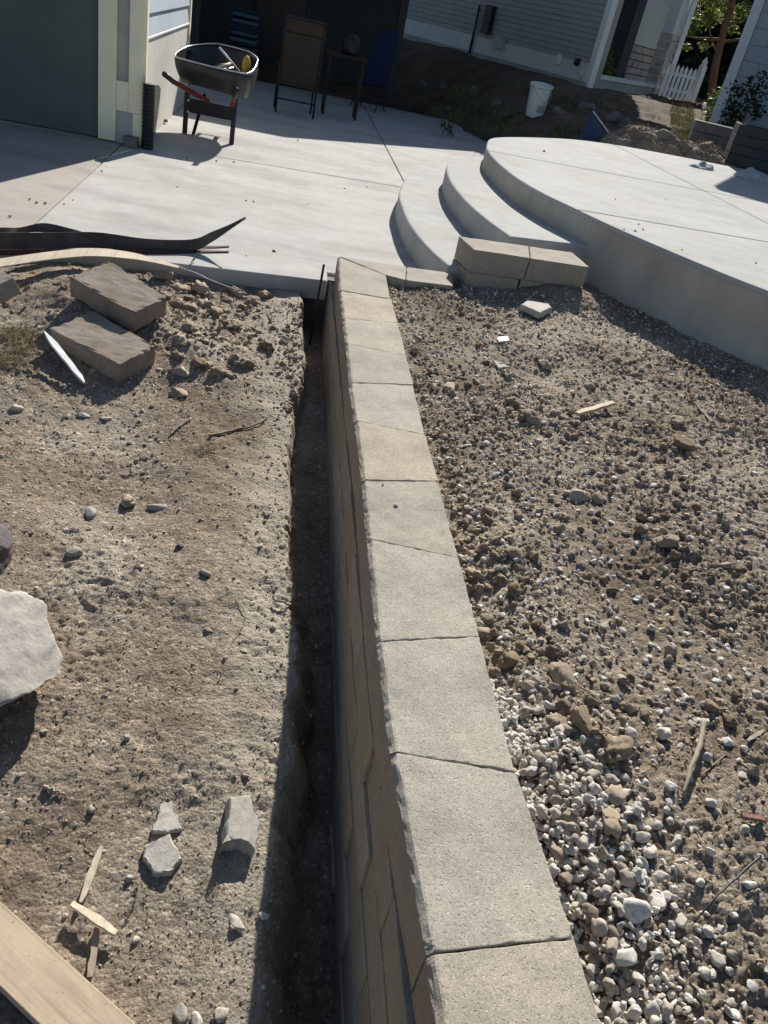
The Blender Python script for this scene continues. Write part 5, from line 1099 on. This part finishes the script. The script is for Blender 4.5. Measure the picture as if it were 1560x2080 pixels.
# low block wall and planter box at the right
lw = empty('low_block_wall', (6.9, 13.5, .4)); tag(lw, 'low dark block garden wall right of the lawn strip', 'wall'); LWI = Matrix.Translation((-6.9, -13.5, -.4))
w0, w1 = gp(1392, 306, .52), gp(1500, 332, .52); w0 = w0.to_2d(); w1 = w1.to_2d(); wd_ = (w1-w0).normalized(); wn = Vector((-wd_.y, wd_.x))
for r0 in range(4):
    t_ = (.0 if r0 % 2 == 0 else -.22); LL = (w1-w0).length
    while t_ < LL+.8:
        a0, a1 = max(t_, 0), t_+.43
        if a1-a0 > .08: o = wbox(a0, a1, 0, .28, .36+r0*.16, .36+r0*.16+.155, w0, wd_, wn).build('block', T['dark_block'], None, .012); o.parent = lw; o.matrix_parent_inverse = LWI
        t_ += .435
pbx = gp(1520, 345, 3*RZ); pb2 = empty('planter_box', (pbx.x+.35, pbx.y+.3, 3*RZ)); tag(pb2, 'dark wooden planter box standing on the landing at right', 'planter'); pb2.rotation_euler = (0, 0, R_(-20))
for k in range(4):
    for sy in (-.28, .28): MB().box((0, sy, .09+k*.135), (1.1, .04, .128)).build('plank', T['dark_house'], pb2, .004)
    for sx in (-.55, .55): MB().box((sx, 0, .09+k*.135), (.04, .52, .128)).build('plank', T['dark_house'], pb2, .004)
MB().box((0, 0, .45), (1.04, .5, .06)).build('soil', T['soil_back'], pb2)
# crumpled cloth and sack on the landing
def cloth(name, px, py, sx, sy, h, mat, label, cat, rz):
    p = gp(px, py, 3*RZ); xs = np.linspace(-1, 1, 26); X, Y = np.meshgrid(xs, xs); x, y = X.ravel(), Y.ravel(); r = np.sqrt(x**2+y**2)
    z = h*np.clip(1-r**2, 0, 1)**.6*(.6+.35*fbm(x*1.8+px, y*1.8, oct=2, seed=9)); k = 1/np.maximum(1, r); V = np.stack([x*k*sx, y*k*sy, np.maximum(z, 0)+.003], 1); i = np.arange(25*26).reshape(25, 26)[:, :-1].ravel()
    me = np_mesh(name, V, np.stack([i, i+1, i+27, i+26], 1), True); o = link(name, me, mat, None, p); o.rotation_euler = (0, 0, rz); o.modifiers.new('t', 'SOLIDIFY').thickness = .006; return tag(o, label, cat)
cloth('cloth_rag', 1424, 341, .22, .14, .10, T['grey_cloth'], 'crumpled grey rag lying on the back of the landing', 'rag', .5)
cloth('cement_sack', 1535, 366, .32, .3, .16, T['grey_cloth'], 'crumpled grey sack on the landing beside the planter box', 'sack', .2)
# small rocks on the slope
for i, (a, b, r_) in enumerate([(1190, 225, .16), (1245, 250, .2), (1268, 262, .17), (1130, 232, .12), (960, 190, .14), (900, 180, .12), (1010, 215, .13), (910, 225, .1), (1030, 240, .12), (860, 175, .12)]):
    p = on(h_back, a, b, .5); me = np_mesh('slope_rock', rock_shape(3, 700+i, .22, 8, (1, .8, .75))*r_, ICO[3][1], True); me.materials.append(T['dark_block']); o = link('slope_rock', me); o.location = p+Vector((0, 0, r_*.3)); o.rotation_euler = (0, 0, i)
    tag(o, ['grey rock left of the blue sheet top', 'squarish grey rock right of the blue sheet', 'second grey rock right of the blue sheet', 'pale rounded rock right of the white bucket', 'dark rock high on the dirt slope', 'dark rock uphill of the blue chair', 'dark rock low on the slope left of the bucket', 'small rock near the patio back edge', 'dark rock on the slope below the bucket', 'dark rock nearest the blue chair'][i], 'rock')
